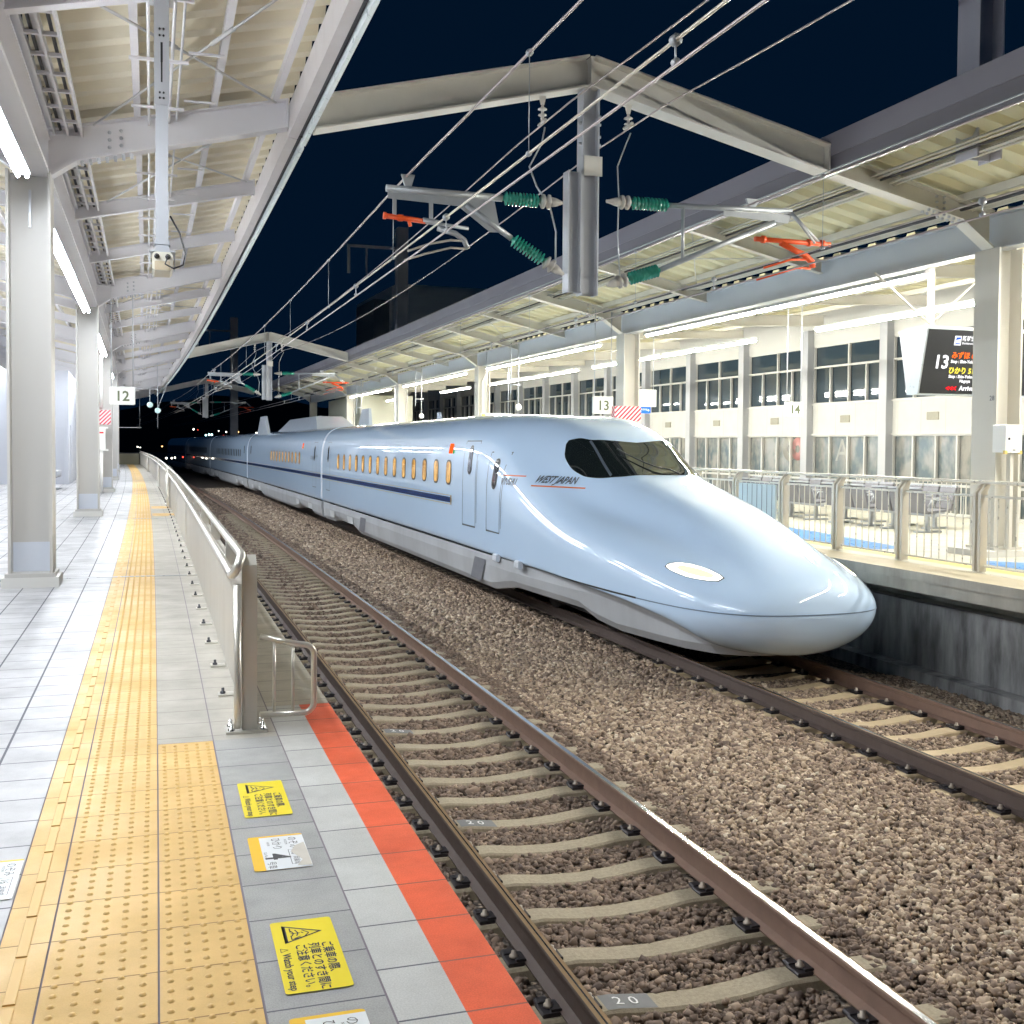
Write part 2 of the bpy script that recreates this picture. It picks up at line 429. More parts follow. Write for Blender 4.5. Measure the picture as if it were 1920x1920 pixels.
    for q in rails:
        mb = MB(); side_patch(mb, q-.02, q+.27, 1.38, 1.58, .02, .012); o = tb(mb, 'destination_display', m_ledo, body)
        mb = MB(); side_patch(mb, q-.14, q-.04, 1.38, 1.45, .02, .012); tb(mb, 'display_lamp', m_ledg, body)
    return body
w1 = [(21.57-TIP+1.013*i, True) for i in range(14)]
E0, E1, E2, E3 = 26.72, 27.12, 51.72, 52.12
c1 = car(0, E0, True, w1, [(8.55, .85, .02, 1.62, 1.0, 1.55), (7.1, .75, .02, 1.42, .78, 1.32), (25.2, .75, .02, 1.6, .95, 1.5)], [10.25])
def wset(a, b, n, lit=True): return [(a+(b-a)*i/(n-1), lit) for i in range(n)]
c2 = car(E1, E2-.0, False, wset(E1+5.2, E1+14.2, 10), [(E1+1.0, .8, .02, 1.6, .95, 1.5), (E2-2.0, .8, .02, 1.6, .95, 1.5)], [E1+4.3])
c3 = car(E3, E3+24.6, False, wset(E3+3.6, E3+19, 16, False), [(E3+1.0, .8, .02, 1.6, .95, 1.5)], [])
c4 = car(E3+25, E3+49.6, False, wset(E3+28, E3+45, 17, False), [], [])
c5 = car(E3+50, E3+74.6, False, wset(E3+53, E3+70, 17, False), [], [])
for a, b in ((E0, E1), (E2, E3), (E3+24.6, E3+25), (E3+49.6, E3+50)):
    mb = MB(); mb.smooth = True; AA = [-112+224*i/40 for i in range(41)]; vs = []
    for j, d in enumerate((a-.02, a+.1, b-.1, b+.02)):
        for q in AA: p = S(10.7, q); e = (.0, -.05, -.05, 0)[j]; sc_ = 1+e/1.7; vs.append(TW(p[0]*sc_, d, .3+(p[2]-.3)*sc_))
    n = 41; mb.add(vs, [(j*n+i, j*n+i+1, (j+1)*n+i+1, (j+1)*n+i) for j in range(3) for i in range(n-1)]); tb(mb, 'gangway_cover', m_white)
    mb = MB(); mb.box(-.6, .6, a-.3, b+.3, -.95, -.55); mb.box(-1.5, -1.3, a-.1, b+.1, -.75, -.45); mb.v = [TW(*p) for p in mb.v]; tb(mb, 'coupler', m_under)

# windscreen, side windows, headlamps, wiper
tlow = curve_of([4.02, 4.10, 4.4, 4.8, 5.1, 5.45, 5.75, 5.93], [3, 10, 17, 22.5, 25.5, 27, 26, 22])
ttop = curve_of([5.18, 5.3, 5.45, 5.7, 5.93], [0, 8, 13, 16, 20])
tpil = curve_of([4.4, 5.45], [16.5, 13.5])
def nose_patch(mb, rows, off, cols=16):
    vs = [TW(*SN(d, a0+(a1-a0)*c/cols, off)) for d, a0, a1 in rows for c in range(cols+1)]; n = cols+1
    mb.smooth = True; mb.add(vs, [(j*n+i, j*n+i+1, (j+1)*n+i+1, (j+1)*n+i) for j in range(len(rows)-1) for i in range(cols)]); mb.smooth = False
mb = MB(); rows = []
for j in range(25):
    d = 4.02+(5.18-4.02)*j/24; rows.append((d, -tlow(d), tlow(d)))
nose_patch(mb, rows, .006, 40)
for sg in (-1, 1):
    rows = [(5.18+.75*j/12, sg*ttop(5.18+.75*j/12), sg*tlow(5.18+.75*j/12)) for j in range(13)]
    nose_patch(mb, rows, .006, 16)
ws = tb(mb, 'windscreen', m_glass, c1)
mb = MB()
for sg in (-1, 1):
    rows = [(4.45+1.0*j/10, sg*tpil(4.45+1.0*j/10), sg*(tpil(4.45+1.0*j/10)+1.1)) for j in range(11)]; nose_patch(mb, rows, .011, 3)
build_split(mb, 'windscreen_pillar', mat('pillar_grey', (.10, .12, .15), .3, 0, 0), ws, base=TB)
mb = MB(); pts = [TW(*SN(4.02+(.0+.13*j), 2-1.35*j, .05 if j else .02)) for j in range(8)]; mb.tube(pts, .012, 6)
tb(mb, 'wiper', m_black, c1)
mb = MB(); pts = [TW(*SN(4.6+.05*j, -12+.8*j, .012)) for j in range(3)]
hrow = [(.70, 46, 51), (.78, 44.5, 54), (.95, 43.8, 57.2), (1.1, 44.2, 58.8), (1.25, 45.5, 59), (1.4, 48, 58.8), (1.48, 51, 58), (1.53, 54, 57)]
for sg in (-1, 1):
    mb = MB(); nose_patch(mb, [((d-1.1)*1.05+1.1, sg*(a-.6), sg*(b+.6)) for d, a, b in hrow], .003, 8); tb(mb, 'lamp_rim', m_tgrey, c1)
    mb = MB(); nose_patch(mb, [(d, sg*a, sg*b) for d, a, b in hrow], .005, 8); hl = tb(mb, 'headlight', m_headw, c1)
    mb = MB(); nose_patch(mb, [(.80, sg*47, sg*51.5), (.95, sg*46.5, sg*54), (1.1, sg*47.5, sg*55.5), (1.25, sg*49, sg*55.5), (1.36, sg*51, sg*55)], .009, 6); tb(mb, 'lamp_lens', m_head, hl)
# nose crease line (coupler cover joint) and a small front opening
mb = MB()
for j in range(60):
    a0, a1 = -100+200*j/60, -100+200*(j+1)/60
rows = []
seam = [(1.9-1.9*(j/30.)**1.3, -.395) for j in range(31)]
for j in range(30):
    q = []
    for (d, z), e in ((seam[j], -.008), (seam[j+1], -.008), (seam[j+1], .008), (seam[j], .008)): q.append(side_pt(max(d, .06), z+e, .004))
    mb.quad(q)
mb = MB()                                   # one line running round the nose, from side to side
def inv_hw(y):
    lo, hi = 0., 1.9
    for _ in range(30):
        m = (lo+hi)/2
        if hw_f(m) < abs(y): lo = m
        else: hi = m
    return (lo+hi)/2
ring = []
for k in range(26): ring.append((-1, 1.9-(1.9-.5)*k/25))
ys = [hw_f(d) for _, d in ring]
pts = [(-y, d) for y, (_, d) in zip(ys, ring)]; y0 = ys[-1]
for k in range(1, 60): y = -y0+2*y0*k/60; pts.append((y, inv_hw(y) if abs(y) > .1 else 0.))
pts += [(y, d) for y, (_, d) in list(zip(ys, ring))[::-1]]
vs = []
for i, (y, d) in enumerate(pts):
    p = Vector(pts[max(i-1, 0)]); q = Vector(pts[min(i+1, len(pts)-1)]); t_ = (q-p).normalized(); n_ = Vector((t_.y, -t_.x))
    if n_.y > 0 and abs(y) < .8: n_ = -n_
    if abs(y) >= .8 and n_.x*y < 0: n_ = -n_
    for z in (-.402, -.388): vs.append(TW(y+n_.x*.006, d+n_.y*.006, z))
mb.add(vs, [(2*i, 2*i+1, 2*i+3, 2*i+2) for i in range(len(pts)-1)])
tb(mb, 'nose_seam', mat('seam_soft', (.16, .22, .32), .4, 0, 0), c1)
# lettering on the side of the leading car
def side_text(body_, s, z, size, matl, name='lettering', bold=.0):
    c = bpy.data.curves.new('lettering', 'FONT'); c.body = body_; c.size = size; c.resolution_u = 2; c.offset = bold
    t = bpy.data.objects.new('lettering', c); COL.objects.link(t)
    me = bpy.data.meshes.new_from_object(t.evaluated_get(bpy.context.evaluated_depsgraph_get())); bpy.data.objects.remove(t)
    for v in me.vertices:
        p = side_pt(s-TIP-v.co.x, z+v.co.y, .006); v.co = Vector(p)-Vector(TB)
    me.materials.clear(); me.materials.append(matl)
    o = bpy.data.objects.new(name, me); COL.objects.link(o); o.parent = c1; return o
side_text('KYUSHU', 18.22, .885, .155, m_tgrey, bold=.004); side_text('WEST JAPAN', 17.12, .95, .155, m_tgrey, bold=.004)
mb = MB(); side_patch(mb, 17.42-TIP, 18.20-TIP, 1.03, 1.05, 0, .006, 1, 4); side_patch(mb, 15.95-TIP, 17.12-TIP, .885, .905, 0, .006, 1, 4); tb(mb, 'brand_line', m_tred, c1)
side_text('KYUSHU', 40.55, 1.0, .19, m_tgrey, bold=.004); side_text('WEST JAPAN', 39.65, 1.08, .14, m_tgrey)
side_text('G-car', 21.9, .0, .14, m_tgrey) if False else None
# pantograph fins and shields on the second car
mb = MB(); z0 = 1.9
def roofbox(mb, y0, y1, d0, d1, t0, t1, z0, z1, ins=.0):
    vs = [(y0, d0, z0), (y1, d0, z0), (y1, d1, z0), (y0, d1, z0), (y0+ins, t0, z1), (y1-ins, t0, z1), (y1-ins, t1, z1), (y0+ins, t1, z1)]
    mb.add([TW(*p) for p in vs], [(3, 2, 1, 0), (4, 5, 6, 7), (0, 1, 5, 4), (1, 2, 6, 5), (2, 3, 7, 6), (3, 0, 4, 7)])
roofbox(mb, -1.3, -1.12, 46.0, 51.0, 47.4, 49.4, 1.85, 2.98, .03); tb(mb, 'pantograph_shield', m_roofgrey, c2)
mb = MB(); roofbox(mb, .95, 1.12, 43.2, 46.6, 44.0, 46.0, 1.85, 2.95, .03); tb(mb, 'pantograph_shield', m_roofgrey, c2)
mb = MB(); roofbox(mb, -.9, .9, 33.0, 46.0, 35.5, 43.4, 2.05, 2.72, .35); tb(mb, 'pantograph_cover', m_roofgrey, c2)
mb = MB(); roofbox(mb, .8, .95, 31.2, 33.8, 31.4, 32.8, 1.9, 2.95, .03); tb(mb, 'pantograph_shield', m_roofgrey, c2)
mb = MB(); roofbox(mb, -.02, .02, 17.3, 17.9, 17.6, 17.9, 2.1, 2.42); tb(mb, 'roof_antenna', m_roofgrey, c1)
# ------------------------------------------------------------------ ground, ballast, platforms
ZR = -1.21                                  # top of the rails
def floor_mat(name, base, lt=None, joints=None, rough=.28, gap=(.12, .12, .14), var=.05, pu=.0, ou=0, pv=.3, ov=.0, wu=.006, wv=.005, shine=.0, spk=.06, wear=.25):
    m, nt, b = nmat(name)
    uvn = N(nt, 'ShaderNodeUVMap'); sp = N(nt, 'ShaderNodeSeparateXYZ'); L(nt, uvn.outputs[0], sp.inputs[0])
    u, v = sp.outputs[0], sp.outputs[1]
    def lines(x, off, per, w):
        p = mth(nt, 'DIVIDE', mth(nt, 'SUBTRACT', x, off), per)
        fr = mth(nt, 'FRACT', p); d = mth(nt, 'MINIMUM', fr, mth(nt, 'SUBTRACT', 1, fr))
        return mth(nt, 'LESS_THAN', mth(nt, 'MULTIPLY', d, per), w/2), mth(nt, 'FLOOR', p)
    mask, idv = lines(v, ov, pv, wv)
    idt = idv
    if pu:
        mu, idu = lines(u, ou, pu, wu); mask = mth(nt, 'MAXIMUM', mask, mu)
        idt = mth(nt, 'MULTIPLY_ADD', idu, 17.3, idv)
    wn = N(nt, 'ShaderNodeTexWhiteNoise', noise_dimensions='1D'); L(nt, idt, wn.inputs['W'])
    vec = uvn.outputs[0]
    sp1 = ramp(nt, noise(nt, 190, 2, vec, .8), .36, .66); st = ramp(nt, noise(nt, 2.1, 6, vec), .38, .72); st2 = ramp(nt, noise(nt, 9, 5, vec), .4, .8)
    f = mth(nt, 'MULTIPLY_ADD', sp1, spk, mth(nt, 'MULTIPLY_ADD', wn.outputs[0], var, mth(nt, 'MULTIPLY', st, wear)))
    f = mth(nt, 'MULTIPLY_ADD', st2, wear*.5, f)
    f = mth(nt, 'MULTIPLY_ADD', ramp(nt, noise(nt, 26, 3, vec), .68, .78), .5*wear, f)
    dark = tuple(x*.45 for x in base)
    col = mixc(nt, f, base, dark); col = mixc(nt, mask, col, gap)
    L(nt, col, b.inputs['Base Color'])
    rg = mth(nt, 'MULTIPLY_ADD', st, .28, mth(nt, 'MULTIPLY_ADD', sp1, .1, rough)); rg = mth(nt, 'MAXIMUM', rg, mth(nt, 'MULTIPLY', mask, .8))
    L(nt, rg, b.inputs['Roughness']); b.inputs['Specular IOR Level'].default_value = .45
    h = mth(nt, 'SUBTRACT', mth(nt, 'MULTIPLY_ADD', st2, .3, mth(nt, 'MULTIPLY', sp1, .12)), mth(nt, 'MULTIPLY', mask, 2)); bump(nt, b, h, .35, .002)
    return m
S0, S1 = -14, 83.5
m_tile = floor_mat('tile_white', (.52, .52, .54), pu=.305, ou=-.42, pv=.3, ov=.07, wu=.012, wv=.009, rough=.26, wear=.40, spk=.14)
m_tileg = floor_mat('tile_grey', (.44, .44, .43), pv=.3, ov=.03, rough=.36, wv=.007, wear=.35, spk=.42, var=.14)
m_tileb = floor_mat('tile_beige', (.47, .44, .385), pv=.3, ov=.03, rough=.36, wv=.006, wear=.3, spk=.2, var=.08, gap=(.2, .18, .16))
m_tilet = floor_mat('tile_tan', (.50, .46, .37), pv=.3, ov=.13, rough=.36, wv=.006, wear=.35, spk=.35, var=.12)
m_tilew = floor_mat('tile_edge', (.62, .62, .60), pv=.305, ov=.13, rough=.45, wv=.008, spk=.38, wear=.3, var=.12)
m_red = floor_mat('edge_red', (.92, .14, .05), pv=.305, ov=.13, rough=.4, wv=.007, gap=(.25, .1, .08), spk=.3, wear=.4, var=.1)
m_yel = floor_mat('tactile_yellow', (.76, .49, .165), pv=.3, ov=.0575, rough=.35, wv=.006, gap=(.30, .17, .06), wear=.3, var=.12, spk=.1)
m_yelg = mat('tactile_joint', (.2, .17, .2), .7, 0, 0)
m_conc = mat('concrete_edge', (.36, .34, .29), .75, 0, .2, 2.5, .3, 120, streak=True)
m_steelplate = mat('joint_plate', (.45, .46, .49), .3, .5, .05)
mb = MB(); mb.sheet(-13, -.47, S0, S1, 0)
fl = mb.build('platform', m_tile, curved=True, uv=True); tag(fl, kind='structure')
mb = MB(); mb.m = 0
mb.sheet(-.47, .32, S0, S1, -.004)
tag(mb.build('platform_bed', m_yelg, curved=True, uv=True), kind='structure')
mb = MB(); mb.sheet(.279, .606, S0, 5.93, 0); mb.m = 5; mb.sheet(.279, .606, 5.93, S1, 0); mb.sheet(.0, .273, 5.93, S1, 0); mb.m = 1; mb.sheet(.612, .977, 6.62, S1, 0); mb.sheet(.612, .80, S0, 6.61, 0)
mb.m = 2; mb.sheet(.612, .80, S0, 6.61, .001); mb.m = 3; mb.sheet(.80, .977, S0, 6.61, 0); mb.m = 4; mb.sheet(.60, .614, S0, S1, -.003); mb.sheet(.268, .287, S0, S1, -.003)
pe = mb.build('platform_edge_paving', [m_tileg, m_tilet, m_tilew, m_red, m_yelg, m_tileb], curved=True, uv=True, recalc=False); tag(pe, kind='structure')
mb = MB(); mb.prism([(.977, .0), (.980, -.004), (.980, -.22), (.6, -.24), (.6, -.5), (.3, -.5), (.3, -2.0), (-12.9, -2.0), (-12.9, -.02), (.977, -.02)], S0, S1, 45)
tag(mb.build('platform_body', m_conc, curved=True), kind='structure')
for s in (13.52, 23.85, 35.5, 47.5):
    mb = MB(); mb.box(-6, .62, s-.03, s+.03, -.002, .0045); tag(mb.build('expansion_joint', m_steelplate, curved=True, base=W(-3, s, 0)), 'steel floor joint plate across the platform %s' % ('by the second white pier' if s > 20 else 'just past the nearest column'), 'floor joint', 'steel joint plates in the platform floor')
# tactile paving with raised dots
def dome(mb, x, y, z, r=.0115, h=.005, n=7):
    vs = [(x+r*math.cos(2*PI*i/n), y+r*math.sin(2*PI*i/n), z) for i in range(n)]+[(x+r*.62*math.cos(2*PI*i/n), y+r*.62*math.sin(2*PI*i/n), z+h) for i in range(n)]
    mb.smooth = True; mb.add(vs, [(i, (i+1) % n, n+(i+1) % n, n+i) for i in range(n)]+[tuple(range(n, 2*n))]); mb.smooth = False
tp = empty('tactile_paving', 'long yellow tactile paving strip with raised dots running the length of the near platform', 'tactile paving', -.17, 2, 0, rot=0)
mb = MB(); mb.sheet(-.319, -.004, S0, S1, 0); mb.sheet(-.465, -.325, S0, S1, 0); mb.sheet(.002, .272, S0, 5.925, 0)
for a, b in ((24.6, 25.6), (27.4, 28.5)): mb.sheet(.02, .58, a, b, .003)
for p in mb.v: pass
b0 = tuple(tp.location)
mb.build('paving_tile', m_yel, tp, curved=True, base=b0, uv=True, recalc=False)
mb = MB()
s = 2.0575-.3*2
while s < 44:
    nn = 7 if s < 14 else 5
    for j in range(5):
        for i in range(5): dome(mb, -.318+.033+.06*i, s+.03+.06*j, .0005, n=nn)
    s += .3
s = 1.4575
while s < 5.8:
    for j in range(5):
        for i in range(5):
            if s+.03+.06*j < 5.9: dome(mb, .004+.026+.053*i, s+.03+.06*j, .0005)
    s += .3
mb.build('raised_dot', m_yel, tp, curved=True, base=b0, uv=False)['kind'] = 'stuff'
mb = MB(); s = 1.4575
while s < 60: mb.box(-.412, -.378, s+.012, s+.288, 0, .0045, .002); s += .3
mb.build('ridge_bar', m_yel, tp, curved=True, base=b0)['kind'] = 'stuff'

# far platform
m_far = floor_mat('far_floor', (.66, .63, .52), pu=.6, ou=.1, pv=.6, ov=.1, rough=.25, wear=.2, gap=(.4, .38, .3))
m_faredge = mat('far_edge_tan', (.60, .52, .36), .5, 0, .12, 2)
m_blue2 = mat('floor_blue', (.07, .26, .62), .3, 0, .1, 3); m_yel2 = mat('floor_yellow', (.80, .60, .18), .4, 0, .08, 3)
mb = MB(); mb.sheet(9.75, 17.4, 4, 92, 0); tag(mb.build('far_platform', m_far, curved=True, uv=True), kind='structure')
mb = MB(); mb.sheet(9.12, 9.75, 4, 92, .0); tag(mb.build('far_platform_edge', m_faredge, curved=True), kind='structure')
m_conw = mat('wall_white_stain', (.38, .38, .38), .7, 0, .28, 1.6, .3, 60, streak=True, dirtc=(.05, .05, .055))
m_cons = mat('slab_face', (.46, .44, .38), .7, 0, .28, 1.8, .3, 80, streak=True, dirtc=(.14, .12, .1))
mb = MB(); mb.prism([(9.12, -.003), (9.12, -.12), (9.16, -.125), (9.16, -.27), (9.5, -.30), (9.5, -.34), (10.0, -.36), (10.0, -.5), (9.9, -.52), (9.9, -2.0), (17.3, -2.0), (17.3, -.5), (17.38, -.5), (17.38, -.01)], 4, 92, 44)
tag(mb.build('far_platform_body', m_cons, curved=True), kind='structure')
mb = MB(); mb.box(9.80, 9.895, 4, 92, -1.6, -.52, 0, 44); mb.box(9.55, 9.81, 4, 92, -2, -1.38, 0, 44)
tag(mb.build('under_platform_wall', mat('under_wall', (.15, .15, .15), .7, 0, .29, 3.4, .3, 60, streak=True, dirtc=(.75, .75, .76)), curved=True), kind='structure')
fp = empty('tactile_paving', 'yellow tactile strip along the railing of the opposite platform', 'tactile paving', 10.2, 12, 0, rot=0)
mb = MB(); mb.sheet(10.05, 10.35, 4, 90, .004); mb.build('paving_tile', m_yel2, fp, curved=True, base=tuple(fp.location), uv=True, recalc=False)
for nm, pts, lab in (('floor_marking', [(10.6, 9.2), (11.2, 9.2), (11.3, 12.2), (10.9, 12.6), (10.6, 12.4)], 'blue floor marking beside the nearest far column'),
                ('floor_marking', [(10.5, 14.4), (11.1, 14.4), (11.6, 17.5), (11.8, 19.5), (10.5, 19.5)], 'long blue floor marking behind the far railing in front of the benches')):
    mb = MB(); mb.quad([(l, s, .005) for l, s in pts]); o = mb.build(nm, m_blue2, curved=True, base=W(pts[0][0], pts[0][1], 0)); tag(o, lab, 'floor marking', 'blue floor markings')

# ballast bed, drains, surroundings
m_bal = None
def ballast_mat(name, stones):
    m, nt, b = nmat(name)
    v = objvec(nt) if not stones else None
    geo = N(nt, 'ShaderNodeNewGeometry')
    if stones:
        at = N(nt, 'ShaderNodeAttribute', attribute_name='tint'); t = at.outputs['Fac']
        col = N(nt, 'ShaderNodeValToRGB'); L(nt, t, col.inputs[0])
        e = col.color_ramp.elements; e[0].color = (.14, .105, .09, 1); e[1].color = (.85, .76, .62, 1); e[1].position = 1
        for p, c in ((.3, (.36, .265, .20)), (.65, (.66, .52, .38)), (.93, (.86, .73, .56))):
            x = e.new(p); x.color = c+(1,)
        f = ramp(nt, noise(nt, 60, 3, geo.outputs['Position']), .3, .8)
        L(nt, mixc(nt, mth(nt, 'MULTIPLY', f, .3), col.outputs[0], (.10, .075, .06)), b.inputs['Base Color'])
    else:
        vo = N(nt, 'ShaderNodeTexVoronoi'); vo.inputs['Scale'].default_value = 24; L(nt, geo.outputs['Position'], vo.inputs['Vector'])
        f = ramp(nt, noise(nt, 3, 4, geo.outputs['Position']), .3, .7)
        hs = N(nt, 'ShaderNodeSeparateColor'); L(nt, vo.outputs['Color'], hs.inputs[0])
        c = mixc(nt, mth(nt, 'POWER', hs.outputs[0], 2), (.18, .138, .108), (.46, .36, .275)); c = mixc(nt, ramp(nt, vo.outputs['Distance'], .25, .55), c, (.06, .048, .042))
        L(nt, c, b.inputs['Base Color']); bump(nt, b, mth(nt, 'SUBTRACT', 1, vo.outputs['Distance']), 1, .03)
    b.inputs['Roughness'].default_value = .85; b.inputs['Specular IOR Level'].default_value = .25
    return m
m_bs = ballast_mat('ballast_stone', True); m_bb = ballast_mat('ballast_base', False)
ZS = ZR-.18                                # top of the sleepers at the rail
def zbal(l):                                # cross profile of the ballast surface
    d = min(abs(l-2.79), abs(l-TC))
    base = ZS-.045
    far = abs(l-TC) < abs(l-2.79)
    if d < .62: return base+.002
    if d < 1.0: return base+.01
    if d < 1.35: return base+(.05 if far else .032)
    if 4.14 <= l <= 6.01: return base+.012+.038*(l-4.14)/1.87+.02*math.sin(PI*(l-4.14)/1.87)
    return base-.10*(d-1.35)
mb = MB(); ls = [.25+.1*i for i in range(97)]
vs = [(l, s, zbal(l)-.035) for s in [-4+4*i for i in range(60)] for l in ls]; n = len(ls)
mb.add(vs, [(j*n+i, j*n+i+1, (j+1)*n+i+1, (j+1)*n+i) for j in range(59) for i in range(n-1)])
bb = mb.build('ballast_bed', m_bb, curved=True); tag(bb, kind='structure')
mb = MB(); mb.quad([(-800, -200, -2.2), (800, -200, -2.2), (800, 1500, -2.2), (-800, 1500, -2.2)])
tag(mb.build('ground', mat('dark_ground', (.03, .03, .035), .9, 0, .1, .2)), kind='structure')
def stones():
    rng = np.random.default_rng(3)
    ph = (1+5**.5)/2
    ico = np.array([(-1, -1, -1), (1, -1, -1), (1, 1, -1), (-1, 1, -1), (-1, -1, 1), (1, -1, 1), (1, 1, 1), (-1, 1, 1), (0, 0, 1.35), (0, -1.3, 0)])*.60
    F = np.array([(0, 3, 2), (0, 2, 1), (4, 5, 8), (5, 6, 8), (6, 7, 8), (7, 4, 8), (0, 1, 9), (1, 5, 9), (5, 4, 9), (4, 0, 9), (1, 2, 6), (1, 6, 5), (2, 3, 7), (2, 7, 6), (3, 0, 4), (3, 4, 7)])
    V = []; T = []
    def zone(l0, l1, s0, s1, dens, size, ok=None):
        n = int((l1-l0)*(s1-s0)*dens); l = rng.uniform(l0, l1, n); s = rng.uniform(s0, s1, n)
        V.append(np.stack([l, s, np.exp(rng.normal(0, .26, n))*size], 1))
    # (only the part of the bed the train does not cover)
    zone(1.0, 6.6, 2.6, 9, 1500, .030); zone(6.6, 9.5, 5.5, 12.6, 1200, .031); zone(1.0, 6.0, 9, 16, 1050, .034)
    zone(6.0, 6.6, 9, 28, 700, .036); zone(1.1, 6.0, 16, 28, 420, .042); zone(1.1, 6.5, 28, 46, 190, .055); zone(1.1, 6.5, 46, 75, 90, .075)
    P = np.concatenate(V); n = len(P)
    zb = np.array([zbal(x) for x in P[:, 0]])
    # keep sleepers and rails clear
    def near_sleeper(s, off): q = (s-off)/.58; return np.abs(q-np.round(q))*.58
    keep = np.ones(n, bool)
    for c, off in ((2.79, 5.33), (TC, 7.24)):
        dl = np.abs(P[:, 0]-c); ds = near_sleeper(P[:, 1], off)
        keep &= ~((dl < (1.08 if c < 5 else .98)) & (ds < .088+.3*P[:, 2])) & ~((np.abs(dl-.7525) < .085))
    P = P[keep]; zb = zb[keep]; n = len(P)
    A = rng.normal(size=(n, 3, 3)); q, _ = np.linalg.qr(A)
    sc3 = P[:, 2][:, None]*np.stack([rng.uniform(.75, 1.25, n), rng.uniform(.6, 1.0, n), rng.uniform(.4, .75, n)], 1)
    base = ico[None]*rng.uniform(.62, 1.2, (n, 10, 1))
    v = np.einsum('nij,nvj->nvi', q, base*sc3[:, None, :])
    v[:, :, 2] *= .8
    x = P[:, 0]-K*P[:, 1]**2/2
    v += np.stack([x, P[:, 1], zb-.012+rng.uniform(-.012, .016, n)], 1)[:, None, :]
    verts = v.reshape(-1, 3); faces = (F[None]+np.arange(n)[:, None, None]*10).reshape(-1, 3)
    me = bpy.data.meshes.new('ballast'); me.vertices.add(len(verts)); me.vertices.foreach_set('co', verts.ravel().astype(np.float32))
    nf = len(faces); me.loops.add(nf*3); me.loops.foreach_set('vertex_index', faces.ravel().astype(np.int32))
    me.polygons.add(nf); me.polygons.foreach_set('loop_start', np.arange(0, nf*3, 3, dtype=np.int32)); me.polygons.foreach_set('loop_total', np.full(nf, 3, np.int32))
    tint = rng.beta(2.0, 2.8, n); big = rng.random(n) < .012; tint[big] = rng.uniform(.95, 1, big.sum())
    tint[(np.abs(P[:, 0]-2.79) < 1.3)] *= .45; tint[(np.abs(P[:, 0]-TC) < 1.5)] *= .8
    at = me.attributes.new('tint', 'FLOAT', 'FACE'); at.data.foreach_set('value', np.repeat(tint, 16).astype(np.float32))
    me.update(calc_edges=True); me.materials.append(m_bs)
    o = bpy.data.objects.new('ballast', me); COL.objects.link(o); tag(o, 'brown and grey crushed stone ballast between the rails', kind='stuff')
stones()

# ------------------------------------------------------------------ rails and sleepers
m_railside = mat('rail_rust', (.27, .175, .135), .62, .15, .16, 6, .15, 200)
m_railtop = mat('rail_steel', (.58, .58, .6), .16, 1, .05, 8); m_raildark = mat('rail_dull', (.30, .19, .09), .5, .4, .1, 9)
m_raild = mat('rail_dark', (.10, .072, .062), .6, .15, .12, 6, .15, 200)
def rail(l, name_lab, shine, ms=None):
    ms = ms or m_railside
    t = empty('rail', name_lab, 'rail', l, 4, ZR-.174, rot=0, group='running rails'); b = tuple(t.location)
    n = 60; h = ZR
    prof = [(-.064, -.174), (.064, -.174), (.064, -.165), (.012, -.145), (.009, -.05), (.030, -.036), (.0325, -.008), (.028, -.001), (-.028, -.001), (-.0325, -.008), (-.030, -.036), (-.009, -.05), (-.012, -.145), (-.064, -.165)]
    mb = MB(); mb.prism([(l+x, h+z) for x, z in prof], -3, 130, n); mb.build('rail_web', ms, t, curved=True, base=b)
    mb = MB(); a, c = shine; mb.sheet(l+a, l+c, -3, 130, h+.0008, 2.2); mb.build('running_band', m_railtop, t, curved=True, base=b)
    mb = MB(); mb.sheet(l-.027, l+.027, -3, 130, h-.0002, 2.2); mb.build('rail_head_top', m_raildark, t, curved=True, base=b)
G = .7175+.0325
rail(2.79-G, 'rusty rail nearest the platform edge with a dull top', (-.004, .006), m_raild); rail(2.79+G, 'long rail with a bright polished top in the middle of the gravel', (-.024, .016))
rail(TC-G, 'dark rail under the near side of the train', (-.01, .022), m_raild); rail(TC+G, 'rail under the far side of the train with a polished streak', (-.024, .018))
m_slp = mat('sleeper_concrete', (.46, .39, .28), .85, 0, .2, 45, .8, 110)
m_slp2 = mat('sleeper_concrete_tan', (.60, .47, .30), .85, 0, .14, 9, .5, 160)
m_clip = mat('clip_dark', (.05, .045, .05), .5, .5, .1, 10); m_bolt = mat('bolt_pale', (.42, .36, .30), .5, .3, .1, 10)
m_paint = mat('marking_patch', (.22, .22, .22), .7, 0, .1, 10); m_wht = mat('paint_white', (.85, .85, .84), .5, 0, .03, 9)
